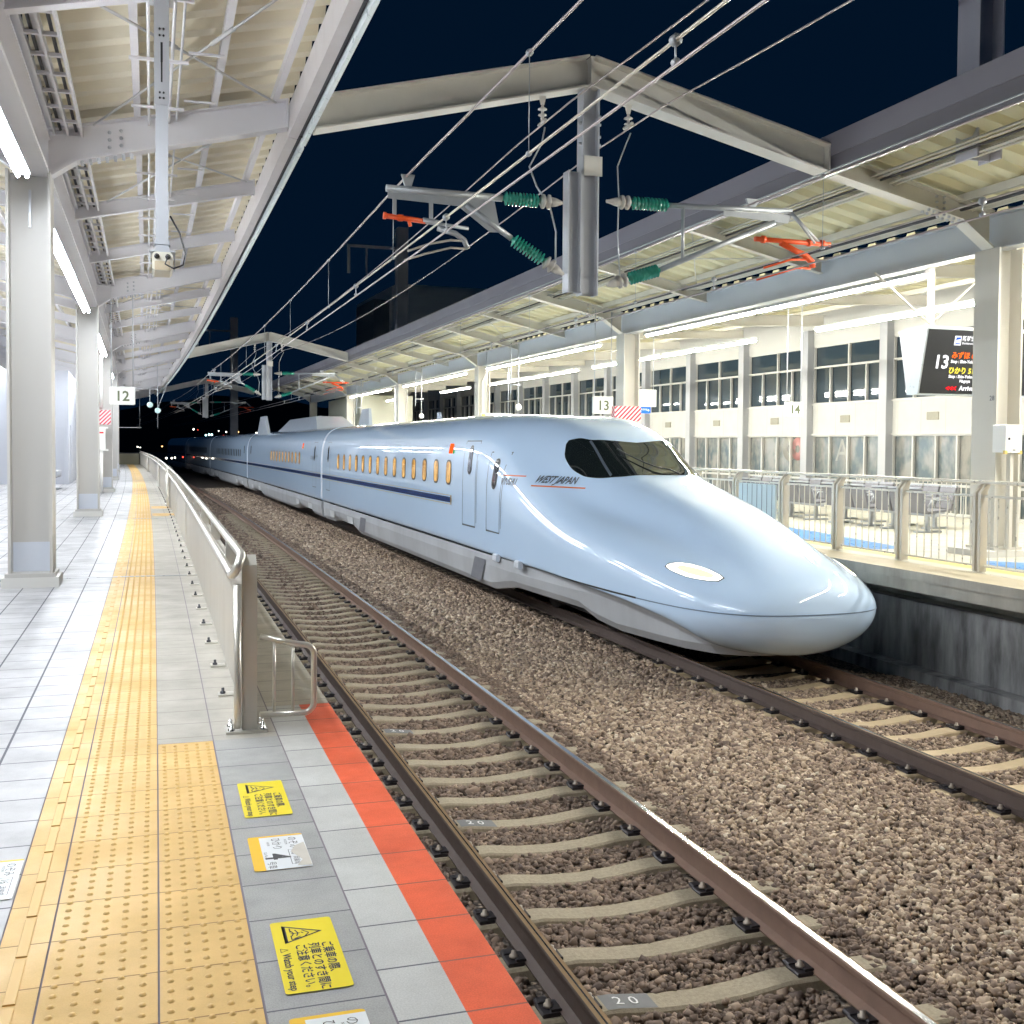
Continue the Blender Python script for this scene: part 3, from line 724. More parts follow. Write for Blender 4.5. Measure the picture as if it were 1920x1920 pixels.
def make_sleeper(m, lab, grp):
    t = empty('sleeper', lab, 'sleeper', 2.79, 5.33, ZS, group=grp)
    mb = MB(); prof = []; xs = [-1.2, -1.1, -.95, -.5, -.25, 0, .25, .5, .95, 1.1, 1.2]; zt = [-.02, -.004, 0, 0, -.03, -.042, -.03, 0, 0, -.004, -.02]
    vs = []; k = len(xs)
    for y, dz in ((-.125, -.16), (-.095, -.014), (-.08, 0), (.08, 0), (.095, -.014), (.125, -.16)):
        for x, z in zip(xs, zt): vs.append((x, y, z+dz if dz > -.1 else -.19))
    mb.smooth = False; mb.add(vs, [(j*k+i, j*k+i+1, (j+1)*k+i+1, (j+1)*k+i) for j in range(5) for i in range(k-1)]); mb.add([vs[j*k] for j in range(6)], [tuple(range(6))]); mb.add([vs[j*k+k-1] for j in range(6)], [tuple(range(6))[::-1]])
    mb.build('sleeper_body', m, t)
    for sx in (-1, 1):
        for sy in (-1, 1):
            x = sx*G+sy*.115
            mb = MB(); mb.box(x-.05, x+.05, -.06, .06, .0, .022, .006); mb.box(min(x, x-sy*.06), max(x, x-sy*.06), -.05, .05, .022, .036, .004); mb.box(x-.045, x+.03, .05, .11, .0, .03, .008)
            c = mb.build('rail_clip', m_clip, t)
            mb = MB(); mb.lathe((x, 0, .03), (x, 0, .08), [(0, 0), (0, .026), (.012, .026), (.014, .016), (.035, .015), (.037, 0)], 8); mb.build('clip_bolt', m_bolt, c)
    return t
sl1 = make_sleeper(m_slp, 'nearest concrete sleeper with a white number 20 on a grey patch', 'concrete sleepers of the near track')
N1 = [(5.33+.58*i) for i in range(-4, 74)]
def numpatch(t):
    mb = MB(); vs = [(-.62, -.088, .0025), (-.33, -.088, -.019), (-.33, .088, -.019), (-.62, .088, .0025)]; vs = [(-.56, -.079, .0022), (-.5, -.079, .0022), (-.27, -.079, -.0265), (-.27, .079, -.0265), (-.5, .079, .0022), (-.56, .079, .0022)]
    mb.add(vs, [(0, 1, 4, 5), (1, 2, 3, 4)]); p = mb.build('number_patch', m_paint, t)
    text('2 0', .115, m_wht, 'number', p, (-.50, -.038, .0055), (0, R(7.2), 0), .0008)
    for v in (): pass
def sleeper_dup(root, l, s, lab, grp):
    return dup(root, l, s, ZS, lab, grp)
small = empty('sleeper', '', 'sleeper', 0, 0, ZS)   # simple copy for the distant ones
for c in sl1.children:
    if c.name.startswith('sleeper_body'): q = c.copy(); COL.objects.link(q); q.parent = small
first = True
for i, s in enumerate(N1):
    far = s > 22; k = round((s-5.33)/.58)
    if k == 0: sl1.location = W(2.79, s, ZS); sl1.rotation_euler[2] = K*s; continue
    lab = 'concrete sleeper of the near track, farther back between the rails' if far else ('concrete sleeper with a number 20 patch, %s from the camera' % {5: 'second numbered one', 10: 'third numbered one'}[k] if k in (5, 10) else 'plain concrete sleeper of the near track with dark rail clips')
    o = sleeper_dup(small if far else sl1, 2.79, s, lab, 'concrete sleepers of the near track')
    if k in (5, 10): numpatch(o)
numpatch(sl1)
sl2 = make_sleeper(m_slp2, 'sandy concrete sleeper of the far track, in front of the train nose', 'concrete sleepers of the far track')
sl2.location = W(TC, 7.24, ZS)
for i in range(-3, 12):
    if i: dup(sl2, TC, 7.24+.58*i, ZS, 'sandy concrete sleeper of the far track, in front of the train nose' if i < 6 else 'sleeper in the shadow under the train nose', 'concrete sleepers of the far track')
for i in range(12, 60): dup(small, TC, 7.24+.58*i, ZS-.07, 'sleeper of the far track hidden under the train', 'concrete sleepers of the far track')
for c in list(small.children): bpy.data.objects.remove(c)
bpy.data.objects.remove(small)
# ------------------------------------------------------------------ near platform: columns, canopy, lamps
FR = [13+12*i for i in range(-1, 7)]          # frames of the canopy, 12 m apart
m_stl = mat('steel_paint_grey', (.74, .73, .76), .38, 0, .07, 1.6)
m_stlw = mat('steel_paint_warm', (.50, .49, .47), .36, 0, .06, 1.4, streak=True, dirtc=(.45, .40, .32))
m_stlp = mat('steel_paint_pink', (.60, .57, .57), .42, 0, .1, 3, dirtc=(.4, .36, .35))
m_deck = mat('deck_cream', (.88, .82, .66), .55, 0, .08, .8, streak=True, dirtc=(.42, .37, .27))
m_plin = mat('plinth_pale', (.66, .65, .62), .45, 0, .08, 3)
m_guard = mat('column_guard_blue', (.60, .64, .72), .4, 0, .05, 3)
m_galv = mat('galvanised', (.52, .54, .58), .38, .45, .08, 6)
m_dark = mat('dark_iron', (.05, .05, .06), .6, .3, .08, 6)
m_cab = mat('cable_black', (.02, .02, .025), .5, 0, 0)
m_fix = mat('fixture_white', (.80, .82, .84), .35, 0, 0)
m_lip = mat('gutter_lip', (.84, .92, .93), .3, 0, .05, 4)
m_tube = emat('tube_cool', (.90, .95, 1.0), TUBE_COOL); m_tubew = emat('tube_warm', (1.0, .97, .88), TUBE_WARM)
def column(name_lab, l, s, ztop, w=.44, d=.30, t=.028, turn=False, plinth=(.57, .53, .14), grp='steel columns of the near platform', warm=m_stlw, guard=True):
    t0 = empty('steel_column', name_lab, 'column', l, s, 0, group=grp)
    mb = MB()
    mb.box(-w/2, -w/2+t, -d/2, d/2, plinth[2], ztop, .003); mb.box(w/2-t, w/2, -d/2, d/2, plinth[2], ztop, .003); mb.box(-w/2+t, w/2-t, -.011, .011, plinth[2], ztop)
    mb.box(-w/2-.03, w/2+.03, -d/2-.04, d/2+.04, plinth[2]-.03, plinth[2]+.012, .004)
    mb.build('shaft', warm, t0)
    mb = MB(); a, b, c = plinth
    mb.prismz([(-a/2, -b/2), (a/2, -b/2), (a/2, b/2), (-a/2, b/2)], -.01, c-.03)
    mb.build('plinth', m_plin, t0)
    if guard:
        mb = MB()
        for sy in (-1, 1): mb.box(-w/2+t+.002, w/2-t-.002, sy*.012, sy*.0145, c+.012, .47)
        mb.build('base_guard', m_guard, t0)
    return t0
cn = ['broad pale steel column nearest the camera with a pale blue painted foot', 'second steel column behind the nearest one, ending in a white block']
for i, s in enumerate(FR[1:]):
    lab = cn[i] if i < 2 else ['steel column with a tall white pipe and striped box beside it', 'fourth slim column of the row along the yellow paving', 'fifth column of the row, close to the platform end', 'sixth column of the row along the yellow paving', 'last column of the row at the platform end'][i-2]
    c = column(lab, -1.265, s-.02, 4.42, d=.44)
    if i == 0:
        mb = MB(); mb.box(-.012, .012, -.030, -.010, 3.85, 4.25, .004); mb.build('conduit', m_galv, c)
DK = lambda l: 5.0+.2235*abs(l+1.2)          # underside of the roof sheets
RT = lambda l: 4.872+.2235*abs(l+1.2)        # top of the rafters
can = empty('platform_canopy', 'grey steel canopy with cream corrugated roof sheets over the near platform', 'canopy', -1.2, 1, 4.9, rot=0); CB = tuple(can.location)
def cpart(mb, name, m, par=None, base=None, top=None): return mb.build(name, m, par or top or can, curved=True, base=base or CB)
# corrugated sheets
def decking(l0, l1, s0, s1, zf, per=.30, dep=.065, th=.012):
    mb = MB(); vs = []; fs = []
    prof = []; s = s0
    while s < s1:
        prof += [(s, 0), (s+per*.36, 0), (s+per*.5, dep), (s+per*.86, dep)]; s += per
    for (s_, dz) in prof:
        vs += [(l0, s_, zf(l0)+dz), (l1, s_, zf(l1)+dz)]
    n = len(prof); fs = [(2*i, 2*i+1, 2*i+3, 2*i+2) for i in range(n-1)]
    mb.add(vs, fs)
    return mb
cpart(decking(-1.05, 1.55, -8, 85, DK, .48, .085), 'roof_sheet', m_deck)
cpart(decking(-9.5, -1.35, -8, 85, DK, .48, .085), 'roof_sheet', m_deck)
for s in FR:
    for side in (1, -1):
        le = 1.46 if side > 0 else -9.2; q = lambda l: l if side > 0 else -2.4-l
        mb = MB(); a, b, c = q(-1.08), q(-.80), le
        web = [(a, 4.40), (b, 4.60), (c, RT(c)-.29), (c, RT(c)), (a, RT(a))]
        vs = [(l, s-.012, z) for l, z in web]+[(l, s+.012, z) for l, z in web]
        mb.add(vs, [(0, 1, 2, 3, 4), (9, 8, 7, 6, 5)])
        mb.beam((a, s, 4.40), (b, s, 4.595), .2, .022); mb.beam((b, s, 4.595), (c, s, RT(c)-.30), .2, .022); mb.beam((a, s, RT(a)+.006), (c, s, RT(c)+.006), .2, .02)
        mb.box(min(c, c-.02*side), max(c, c-.02*side), s-.1, s+.1, RT(c)-.29, RT(c))
        rf = cpart(mb, 'main_rafter', m_stl)
        if side > 0 and s < 40:
            mb = MB(); mb.box(-.52, -.28, s-.024, s-.012, 4.72, 5.0)
            bo = MB()
            for i in range(2):
                for j in range(3): bo.lathe((-.46+.12*i, s-.012, 4.775+.08*j+.03*i), (-.46+.12*i, s-.05, 4.775+.08*j+.03*i), [(0, .022), (.03, .02), (.034, 0)], 6)
            for i in range(7):
                for e in (-.06, .06): bo.lathe((-.74+.085*i, s+e, 4.60+.0195*i), (-.74+.085*i, s+e, 4.56+.0195*i), [(0, .02), (.03, .018), (.034, 0)], 6)
            p = cpart(mb, 'splice_plate', m_stl, rf); build_split(bo, 'bolt', m_galv, p, True, CB)
    for k in (4, 8):
        for side in (1, -1):
            le = 1.44 if side > 0 else -9.2; a = -1.05 if side > 0 else -1.35
            mb = MB(); h = .19
            vs = [(l, s+k+e, z) for e in (-.008, .008) for l, z in ((a, RT(a)-h), (le, RT(le)-h), (le, RT(le)), (a, RT(a)))]
            mb.add(vs, [(0, 1, 2, 3), (7, 6, 5, 4)]); mb.beam((a, s+k, RT(a)-h), (le, s+k, RT(le)-h), .12, .014); mb.beam((a, s+k, RT(a)), (le, s+k, RT(le)), .12, .014)
            mb.box(min(le, le-.015*side), max(le, le-.015*side), s+k-.08, s+k+.08, RT(le)-h-.02, RT(le)+.01)
            cpart(mb, 'rafter', m_stl)
for l, w, h in ((-.93, .07, .10), (-.17, .07, .11), (.64, .07, .11), (1.32, .07, .11), (-2.3, .07, .11), (-3.9, .07, .11), (-5.5, .07, .11), (-7.2, .07, .11)):
    mb = MB(); mb.box(l-w/2, l+w/2, -8, 85, DK(l)-h, DK(l)-.006, 0, 46); cpart(mb, 'purlin', m_stl)
for l, z, r in ((-.05, 5.06, .014), (.04, 5.08, .020), (.16, 5.11, .016), (.24, 5.13, .012)):
    mb = MB(); mb.tube([(l, -8+3*i, z) for i in range(32)], r, 6); cpart(mb, 'conduit', m_stl)
mb = MB(); s = -7.3
while s < 40: mb.box(-.22, .30, s-.02, s+.02, 5.02, 5.045); mb.box(.30, .62, s-.015, s+.015, 5.12, 5.14); s += 1.5
build_split(mb, 'conduit_bracket', m_stl, can, True, CB)
mb = MB(); mb.box(-1.34, -1.06, -8, 85, 4.40, 4.425, 0, 46); mb.box(-1.34, -1.06, -8, 85, 4.80, 4.825, 0, 46); mb.box(-1.212, -1.188, -8, 85, 4.425, 4.80, 0, 46); cpart(mb, 'valley_beam', m_stl)
mb = MB(); mb.box(-1.38, -1.02, -8, 85, 4.95, 4.97, 0, 46); cpart(mb, 'valley_gutter', m_stl)
# cable ladder beside the valley beam
lad = MB()
for l in (-1.02, -.88, -.74): lad.box(l-.012, l+.012, -8, 85, 4.86, 4.93, 0, 46)
s = -7.8
while s < 60: lad.box(-1.02, -.74, s-.02, s+.02, 4.87, 4.90); s += .52
o = lad.build('cable_ladder', m_stl, curved=True, base=W(-.91, 0, 4.86)); tag(o, 'grey cable ladder with close rungs beside the beam over the nearest column', 'cable ladder')
mb = MB()
for l in (-.96, -.80): mb.tube([(l, -8+2.5*i, 4.925+.006*math.sin(i*2.3+l*40)) for i in range(36)], .016, 6)
o = mb.build('cable', m_cab, curved=True, base=W(-.91, 0, 4.9)); tag(o, 'black cables lying in the ladder tray', 'cables')
# eaves beam, gutter and lip
for i, s in enumerate(FR[:-1]):
    a, b = s+.02, s+11.98
    mb = MB(); mb.prism([(1.47, 5.07), (1.57, 5.05), (1.57, 5.42), (1.47, 5.42)], a, b, 6); cpart(mb, 'eaves_beam', m_stlp)
    mb = MB(); mb.box(1.57, 1.635, a, b, 5.09, 5.11, 0, 6); g = cpart(mb, 'gutter', m_dark)
    mb = MB(); mb.prism([(1.618, 4.975), (1.655, 4.965), (1.675, 5.30), (1.645, 5.30)], a+.05, b-.03, 6); cpart(mb, 'gutter_lip', m_lip, g)
# round bracing rods under the sheets
m_rod = mat('rod_grey', (.62, .62, .63), .4, .2, .1, 20)
def rods(s0, s1, l0=-.62, l1=1.32, top=None, z=lambda l: RT(l)-.02, base=None, m=m_rod):
    for a, b in ((l0, l1), (l1, l0)):
        mb = MB(); p = Vector((a, s0+.1, z(a))); q = Vector((b, s1-.1, z(b))); mb.tube([p, q], .013, 6); mb.tube([p.lerp(q, .33), p.lerp(q, .42)], .022, 6)
        cpart(mb, 'brace_rod', m, top=top, base=base)
for s0 in (5, 9, 13, 25, 29): rods(s0, s0+4)
# fluorescent battens under the valley beam: tubes light the whole platform
def batten(l, z, s, ln, tube, twin=True, lab='', grp=''):
    t = empty('fluorescent_lamp', lab, 'lamp', l, s, z, group=grp)
    mb = MB(); mb.prism([(-.035, .10), (-.075, .04), (-.075, .025), (.075, .025), (.075, .04), (.035, .10)], 0, ln, 1); mb.build('housing', m_fix, t)
    mb = MB()
    for x in ((-.042, .042) if twin else (0,)):
        r = .017
        for e in (.02, ln-.04): mb.box(x-.012, x+.012, e, e+.02, -.01, .025)
    mb.build('lamp_holder', m_fix, t)
    for x in ((-.042, .042) if twin else (0,)):
        mb = MB(); mb.tube([(x, .04, 0), (x, ln-.04, 0)], .018, 6); o = mb.build('tube', tube, t)
    return t
GL = 'fluorescent lamps under the near canopy beam'
bat = None; zl = 4.19
for i, s in enumerate(FR[:-2]):
    for k in range(2):
        lab = {(1, 0): 'far half of the twin-tube lamp row at the left edge of the view'}.get((i, k), 'twin-tube fluorescent lamp')
        pos = {-1: 'behind the camera', 0: 'running up to the nearest column', 1: 'glaring between the nearest and the second column', 2: 'between the second and the third column', 3: 'past the third column', 4: 'past the fourth column', 5: 'past the fifth column', 6: 'near the platform end'}
        lab = 'twin-tube fluorescent lamp %s, %s half of its row' % (pos[max(0, i)] if i else pos[0], ('near', 'far')[k])
        if bat is None: bat = batten(-1.25, zl, s+2+4.56*k, 4.52, m_tube, True, lab, GL)
        else: dup(bat, -1.25, s+2+4.56*k, zl, lab, GL)
for i, s in enumerate(FR[:-1]): 
    lab = 'lamp of the far left row over the middle of the near platform'
    dup(bat, -5.5, s+3, 4.5, lab, 'fluorescent lamps of the far left row'); dup(bat, -5.5, s+9, 4.5, lab, 'fluorescent lamps of the far left row')

# ------------------------------------------------------------------ hanging camera and its pole
cp = empty('camera_pole', 'square grey pole hanging from the canopy with a slotted upper sleeve', 'hanging pole', .05, 9, 3.1)
mb = MB(); mb.box(-.046, .046, -.046, .046, .0, 1.05, .006); mb.build('lower_tube', m_galv, cp)
mb = MB(); mb.box(-.055, .055, -.055, .055, 1.03, 1.93, .006); sl = mb.build('upper_sleeve', m_galv, cp)
mb = MB(); mb.box(-.008, .008, -.058, -.054, 1.35, 1.5); mb.box(-.006, .006, -.058, -.054, 1.2, 1.42); mb.build('slot', m_cab, sl)
mb = MB(); mb.box(-.14, .14, -.12, .12, 1.90, 2.0, .01); mb.box(-.09, .09, -.09, .09, 1.82, 1.9)
for x in (-.1, .1):
    for y in (-.08, .08): mb.lathe((x, y, 1.90), (x, y, 1.86), [(0, .02), (.03, .018), (.04, 0)], 6)
mb.build('top_bracket', m_galv, cp)
mb = MB()
for z in (1.08, 1.12, 1.55, 1.6): 
    for x in (-.014, .014): mb.lathe((x, -.055, z), (x, -.075, z), [(0, .008), (.015, .007), (.018, 0)], 6)
build_split(mb, 'bolt', m_dark, cp)
mcw = mat('camera_cream', (.72, .70, .60), .4, 0, .06, 10)
cb = empty('security_camera', 'cream box camera under the square hanging pole with two dark glands', 'camera', .05, 9, 2.92)
mb = MB(); mb.box(-.075, .075, -.20, .16, -.07, .07, .018); mb.build('housing', mcw, cb)
mb = MB(); mb.box(-.095, .095, -.18, .10, .074, .088, .004); mb.box(-.05, .05, -.05, .05, .088, .19, .004); mb.box(-.06, .06, -.06, .06, .15, .165)
for x in (-.09, .09): mb.box(x-.004, x+.004, -.12, .02, -.04, .08)
mb.build('bracket', m_galv, cb)
mb = MB(); mb.box(-.055, .055, -.207, -.198, -.065, .0, .004); mb.build('rear_plate', mat('camera_tan', (.55, .46, .32), .5, 0, .1, 30), cb)
mb = MB()
for x in (-.04, .04): mb.lathe((x, -.19, .035), (x, -.24, .035), [(0, .02), (.02, .02), (.03, .012), (.05, .01)], 8)
mb.build('cable_gland', m_cab, cb)
mb = MB(); pts = [(.04, -.235, .035), (.02, -.27, -.03), (.08, -.26, -.06), (.15, -.2, -.02), (.17, -.1, .08), (.13, -.02, .25), (.06, .0, .38)]
mb.tube([tuple(Vector(p)) for p in pts], .007, 6); mb.build('camera_cable', m_cab, cb)

# ------------------------------------------------------------------ hanging signs and things along the columns
m_sgn = mat('sign_white', (.72, .73, .70), .45, 0, 0); m_dgt = mat('sign_digit', (.10, .12, .06), .5, 0, 0)
def track_sign(txt, lab, l, s, z0, w, h, ztop, grp='track number signs'):
    t = empty('track_number_sign', lab, 'sign', l, s, z0, group=grp)
    mb = MB(); mb.box(-w/2, w/2, -.05, .05, 0, h, .02); b = mb.build('sign_box', m_sgn, t)
    text(txt, h*.78, m_dgt, 'number', b, (0, -.053, h*.22), (PI/2, 0, 0), .002, 'CENTER', 1, .006)
    for x in (-w*.42, w*.42):
        mb = MB(); mb.tube([(x, 0, h-.01), (x, 0, ztop-z0)], .012, 6); mb.build('hanger_rod', m_galv, t)
    return t
track_sign('12', 'white hanging sign with the number 12 over the yellow paving', -.58, 25, 2.36, .52, .38, 4.9)
def stripe_mat():
    m, nt, b = nmat('red_white_stripes'); v = objvec(nt); sp = N(nt, 'ShaderNodeSeparateXYZ'); L(nt, v, sp.inputs[0])
    f = mth(nt, 'FRACT', mth(nt, 'MULTIPLY', mth(nt, 'SUBTRACT', mth(nt, 'ADD', sp.outputs[0], sp.outputs[1]), sp.outputs[2]), 8.5)); L(nt, mixc(nt, mth(nt, 'LESS_THAN', f, .5), (.66, .64, .64), (.50, .015, .05)), b.inputs['Base Color']); b.inputs['Roughness'].default_value = .4
    return m
m_strp = stripe_mat(); m_box = mat('box_white', (.80, .80, .78), .4, 0, .04, 6); m_redt = mat('red_text', (.7, .03, .04), .4, 0, 0)
t = empty('striped_box', 'box with red and white diagonal stripes beside the third near column', 'warning box', -1.28, 36.1, 2.1)
mb = MB(); mb.box(-.21, .21, -.2, .2, 0, .44, .01); mb.build('striped_cover', m_strp, t)
t = empty('emergency_box', 'white emergency button box on a white pipe under the striped box by the third column', 'emergency box', -1.35, 36.0, 0)
mb = MB(); mb.tube([(0, 0, 0), (0, 0, 1.35)], .05, 10); mb.tube([(0, 0, 2.6), (0, 0, 4.2)], .05, 10); mb.build('pipe', m_box, t)
mb = MB(); mb.box(-.12, .12, -.1, .1, 1.35, 1.98, .01); b = mb.build('box', m_box, t)
mb = MB(); mb.box(-.07, .07, -.105, -.1, 1.83, 1.88); mb.build('red_label', m_redt, b)
mb = MB(); mb.box(-.2, .2, -.07, .07, 1.98, 2.03); mb.box(-.2, .2, -.07, .07, 1.30, 1.35); mb.build('bracket', m_box, t)
# white enclosure, door and benches deeper on the platform
t = empty('stair_enclosure', 'white stair enclosure with a grey door behind the second near column', 'enclosure', -5.2, 44, 0)
mw = mat('wall_white_cool', (.42, .44, .50), .5, 0, .06, 1); mb = MB(); mb.box(-2.5, 2.5, 0, 14, 0, 4.2); mb.build('wall', mw, t)
mb = MB(); mb.box(2.5, 2.53, 1.2, 2.5, 0, 2.2, .01); mb.box(1.4, 2.35, -.03, 0, 0, 2.1, .01); build_split(mb, 'door', mat('door_grey', (.40, .42, .48), .4, 0, .05, 3), t)
m_seat = mat('bench_dark', (.17, .17, .19), .45, .1, .05, 6)
def bench(lab, l, s, rz, grp, n=3, par=None):
    t = empty('platform_bench', lab, 'bench', l, s, 0, rz, grp)
    mb = MB(); mb.box(-.75, .75, -.04, .04, .30, .36, .01)
    for x in (-.5, .5): mb.box(x-.035, x+.035, -.03, .03, .03, .3); mb.box(x-.05, x+.05, -.28, .28, 0, .035, .01)
    for x in (-.76, -.25, .25, .76): mb.tube([(x, -.22, .42), (x, -.26, .60), (x, .12, .62), (x, .2, .5)], .014, 6)
    mb.build('frame', m_galv, t)
    for i in range(n):
        x = -.5+.5*i; mb = MB()
        mb.prismx([(-.25, .40), (-.24, .435), (.18, .395), (.30, .80), (.34, .79), (.22, .36), (.16, .355)], x-.22, x+.22); mb.build('seat', m_seat if n < 9 else m_seat, t)
        mb = MB(); mb.beam((x-.22, .325, .82), (x+.22, .325, .82), .05, .03); mb.build('seat_top', m_galv, t)
    return t
bench('dark slatted bench beside the white enclosure on the near platform', -3.0, 39.5, R(90), 'benches'); 
mb = MB(); mb.box(-5.8, -5.2, 20, 20.1, 0, 1.15, .02); o = mb.build('railing_panel', m_stl, curved=True, base=W(-5.5, 20, 0)); tag(o, 'low grey panel at the left edge of the view behind the nearest column', 'panel')
t = empty('end_wall', 'low brownish wall closing off the end of the near platform', 'wall', -.6, 83.4, 0); mb = MB(); mb.box(-4, 1.0, 0, .2, 0, .78, .01); mb.build('wall', mat('end_wall_brown', (.20, .19, .13), .6, 0, .1, 2), t)
mb = MB(); mb.box(-4.02, 1.02, -.02, .22, .78, .84); mb.build('coping', m_dark, t)
t = empty('walkway_light', 'slim light bar hanging crosswise near the dark platform end', 'hanging bar', -.5, 78, 2.55); mb = MB(); mb.box(-.9, .9, -.03, .03, 0, .04); mb.build('bar', m_fix, t); 
for x in (-.8, .8): mb = MB(); mb.tube([(x, 0, 0), (x, 0, 2.3)], .012, 5); mb.build('hanger_rod', m_galv, t)
# mirrors near the platform end
t = empty('round_mirrors', 'pair of small round white discs hanging on rods below the near canopy', 'mirrors', .55, 52, 3.0)
for x, z in ((-.25, .25), (.08, .0)):
    mb = MB(); mb.lathe((x, 0, z), (x, -.04, z), [(0, 0), (0, .13), (.03, .12), (.04, 0)], 16); mb.build('disc', mat('disc_cyan', (.62, .85, .85), .3, 0, 0, em=(.7, 1, 1), es=.1), t)
mb = MB(); mb.tube([(.08, .02, -.8), (.08, .02, 2.2)], .015, 5); mb.tube([(-.25, .02, .2), (-.25, .02, 1.0)], .012, 5); mb.tube([(-1.5, .02, .95), (.1, .02, .95)], .02, 5); mb.tube([(.08, .02, .1), (.65, .02, 1.6)], .012, 5); mb.build('rods', m_galv, t)

# ------------------------------------------------------------------ barrier along the platform edge
m_ss = mat('stainless', (.50, .48, .435), .42, .1, .06, 3, streak=True); m_ssr = mat('stainless_rail', (.68, .66, .60), .28, .55, 0)
m_chr = mat('bolt_bright', (.7, .7, .7), .2, 1, 0)
def barrier(s0, s1, lab, l=.465):
    t = empty('platform_barrier', lab, 'barrier', l, s0, 0, rot=0, group='steel barriers along the near platform edge'); b = tuple(t.location); n = max(1, int((s1-s0)/1.0))
    def bp(mb, nm, m, par=None): return mb.build(nm, m, par or t, curved=True, base=b)
    s = s0+.14
    k = 0
    while s < s1-.1:
        e = min(s+.93, s1-.06); mb = MB(); mb.box(l-.012, l+.012, s, e-.012, .05, .80, .003); bp(mb, 'panel', m_ss); s += .93; k += 1
    mb = MB(); mb.box(l-.035, l+.045, s0, s0+.08, .012, .90, .006); mb.prismx([(s0, .90), (s0+.08, .90), (s0+.08, .95)], l-.034, l+.044); mb.box(l-.05, l+.05, s1-.08, s1, .012, .9, .006); build_split(mb, 'end_post', m_ss, t, True, b)
    ns = max(2, int((s1-s0)/1.0))
    for (dl, z) in ((-.035, .955), (-.085, .845)):
        mb = MB(); mb.tube([(l+dl, s0+.06+(s1-s0-.12)*i/ns, z) for i in range(ns+1)], .024, 10); bp(mb, 'handrail', m_ssr)
    for e, sg in ((s0+.06, -1), (s1-.06, 1)):
        mb = MB(); mb.tube([(l-.035+(-.05)*(.5-.5*math.cos(a)), e+sg*.11*math.sin(a), .90+.055*math.cos(a)) for a in [PI*i/8 for i in range(9)]], .024, 10); bp(mb, 'handrail_bend', m_ssr)
    mb = MB(); s = s0+1.0
    while s < s1: mb.box(l-.06, l+.01, s-.02, s+.02, .80, .95, .004); s += 1.86
    bp(mb, 'rail_bracket', m_ss)
    mb = MB(); mb.tube([(l-.058, s0-.005, .03), (l-.058, s0-.01, .06), (l-.058, s0-.01, .80)], .021, 10); bp(mb, 'front_pipe', m_ssr)
    mb = MB(); mb.box(l-.12, l+.10, s0-.03, s0+.13, .001, .014, .003); f = bp(mb, 'base_plate', m_ssr)
    mb = MB()
    for dl in (-.09, .075): mb.lathe((l+dl, s0+.0, .012), (l+dl, s0+.0, .06), [(0, .018), (.012, .018), (.014, .010), (.04, .010), (.042, 0)], 8); mb.lathe((l+dl, s0+.1, .012), (l+dl, s0+.1, .06), [(0, .018), (.012, .018), (.014, .010), (.04, .010), (.042, 0)], 8)
    bp(mb, 'anchor_bolts', m_chr, f)
    mb = MB(); s = s0+.95; q = MB()
    while s < min(s1, 40): mb.box(l-.11, l-.012, s-.05, s+.05, .001, .010, .002); q.lathe((l-.08, s, .01), (l-.08, s, .05), [(0, .016), (.012, .016), (.014, .009), (.034, .009), (.036, 0)], 8); s += .93
    if mb.v: f = build_split(mb, 'foot', m_ssr, t, True, b)[0]; build_split(q, 'foot_bolt', m_dark, f, True, b)
    return t
b1 = barrier(6.05, 27.6, 'long nearest steel barrier with a double handrail and grey panels')
barrier(28.3, 28.95, 'very short barrier piece in the gap after the long one'); barrier(29.6, 41, 'third barrier section beside the yellow tactile squares'); barrier(41.6, 62, 'fourth barrier section toward the platform end'); barrier(62.6, 82, 'last and smallest barrier section at the platform end')
mb = MB(); 
for s in (16.9, 22.2): mb.box(.440, .452, s-.05, s+.05, .06, .80, .003)
o = mb.build('panel_joint_strip', m_ssr, b1, curved=True, base=tuple(b1.location))
g = empty('side_guard', 'low tubular guard with two bars reaching from the barrier end post to the red edge', 'guard rail', .53, 6.1, 0)
mb = MB(); pts = [(0, 0, .505), (.20, 0, .455)]+[(.235+.055*math.sin(a), 0, .395+.055*math.cos(a)) for a in [PI*i/14 for i in range(1, 8)]]+[(.29, 0, .13)]+[(.235+.055*math.cos(a), 0, .13-.055*math.sin(a)) for a in [PI*i/14 for i in range(1, 8)]]+[(0, 0, .078)]
mb.tube(pts, .017, 10); mb.build('loop', m_ssr, g)
for x, zt in ((.075, .485), (.175, .462)): mb = MB(); mb.tube([(x, 0, .08), (x, 0, zt)], .009, 8); mb.build('bar', m_ssr, g)

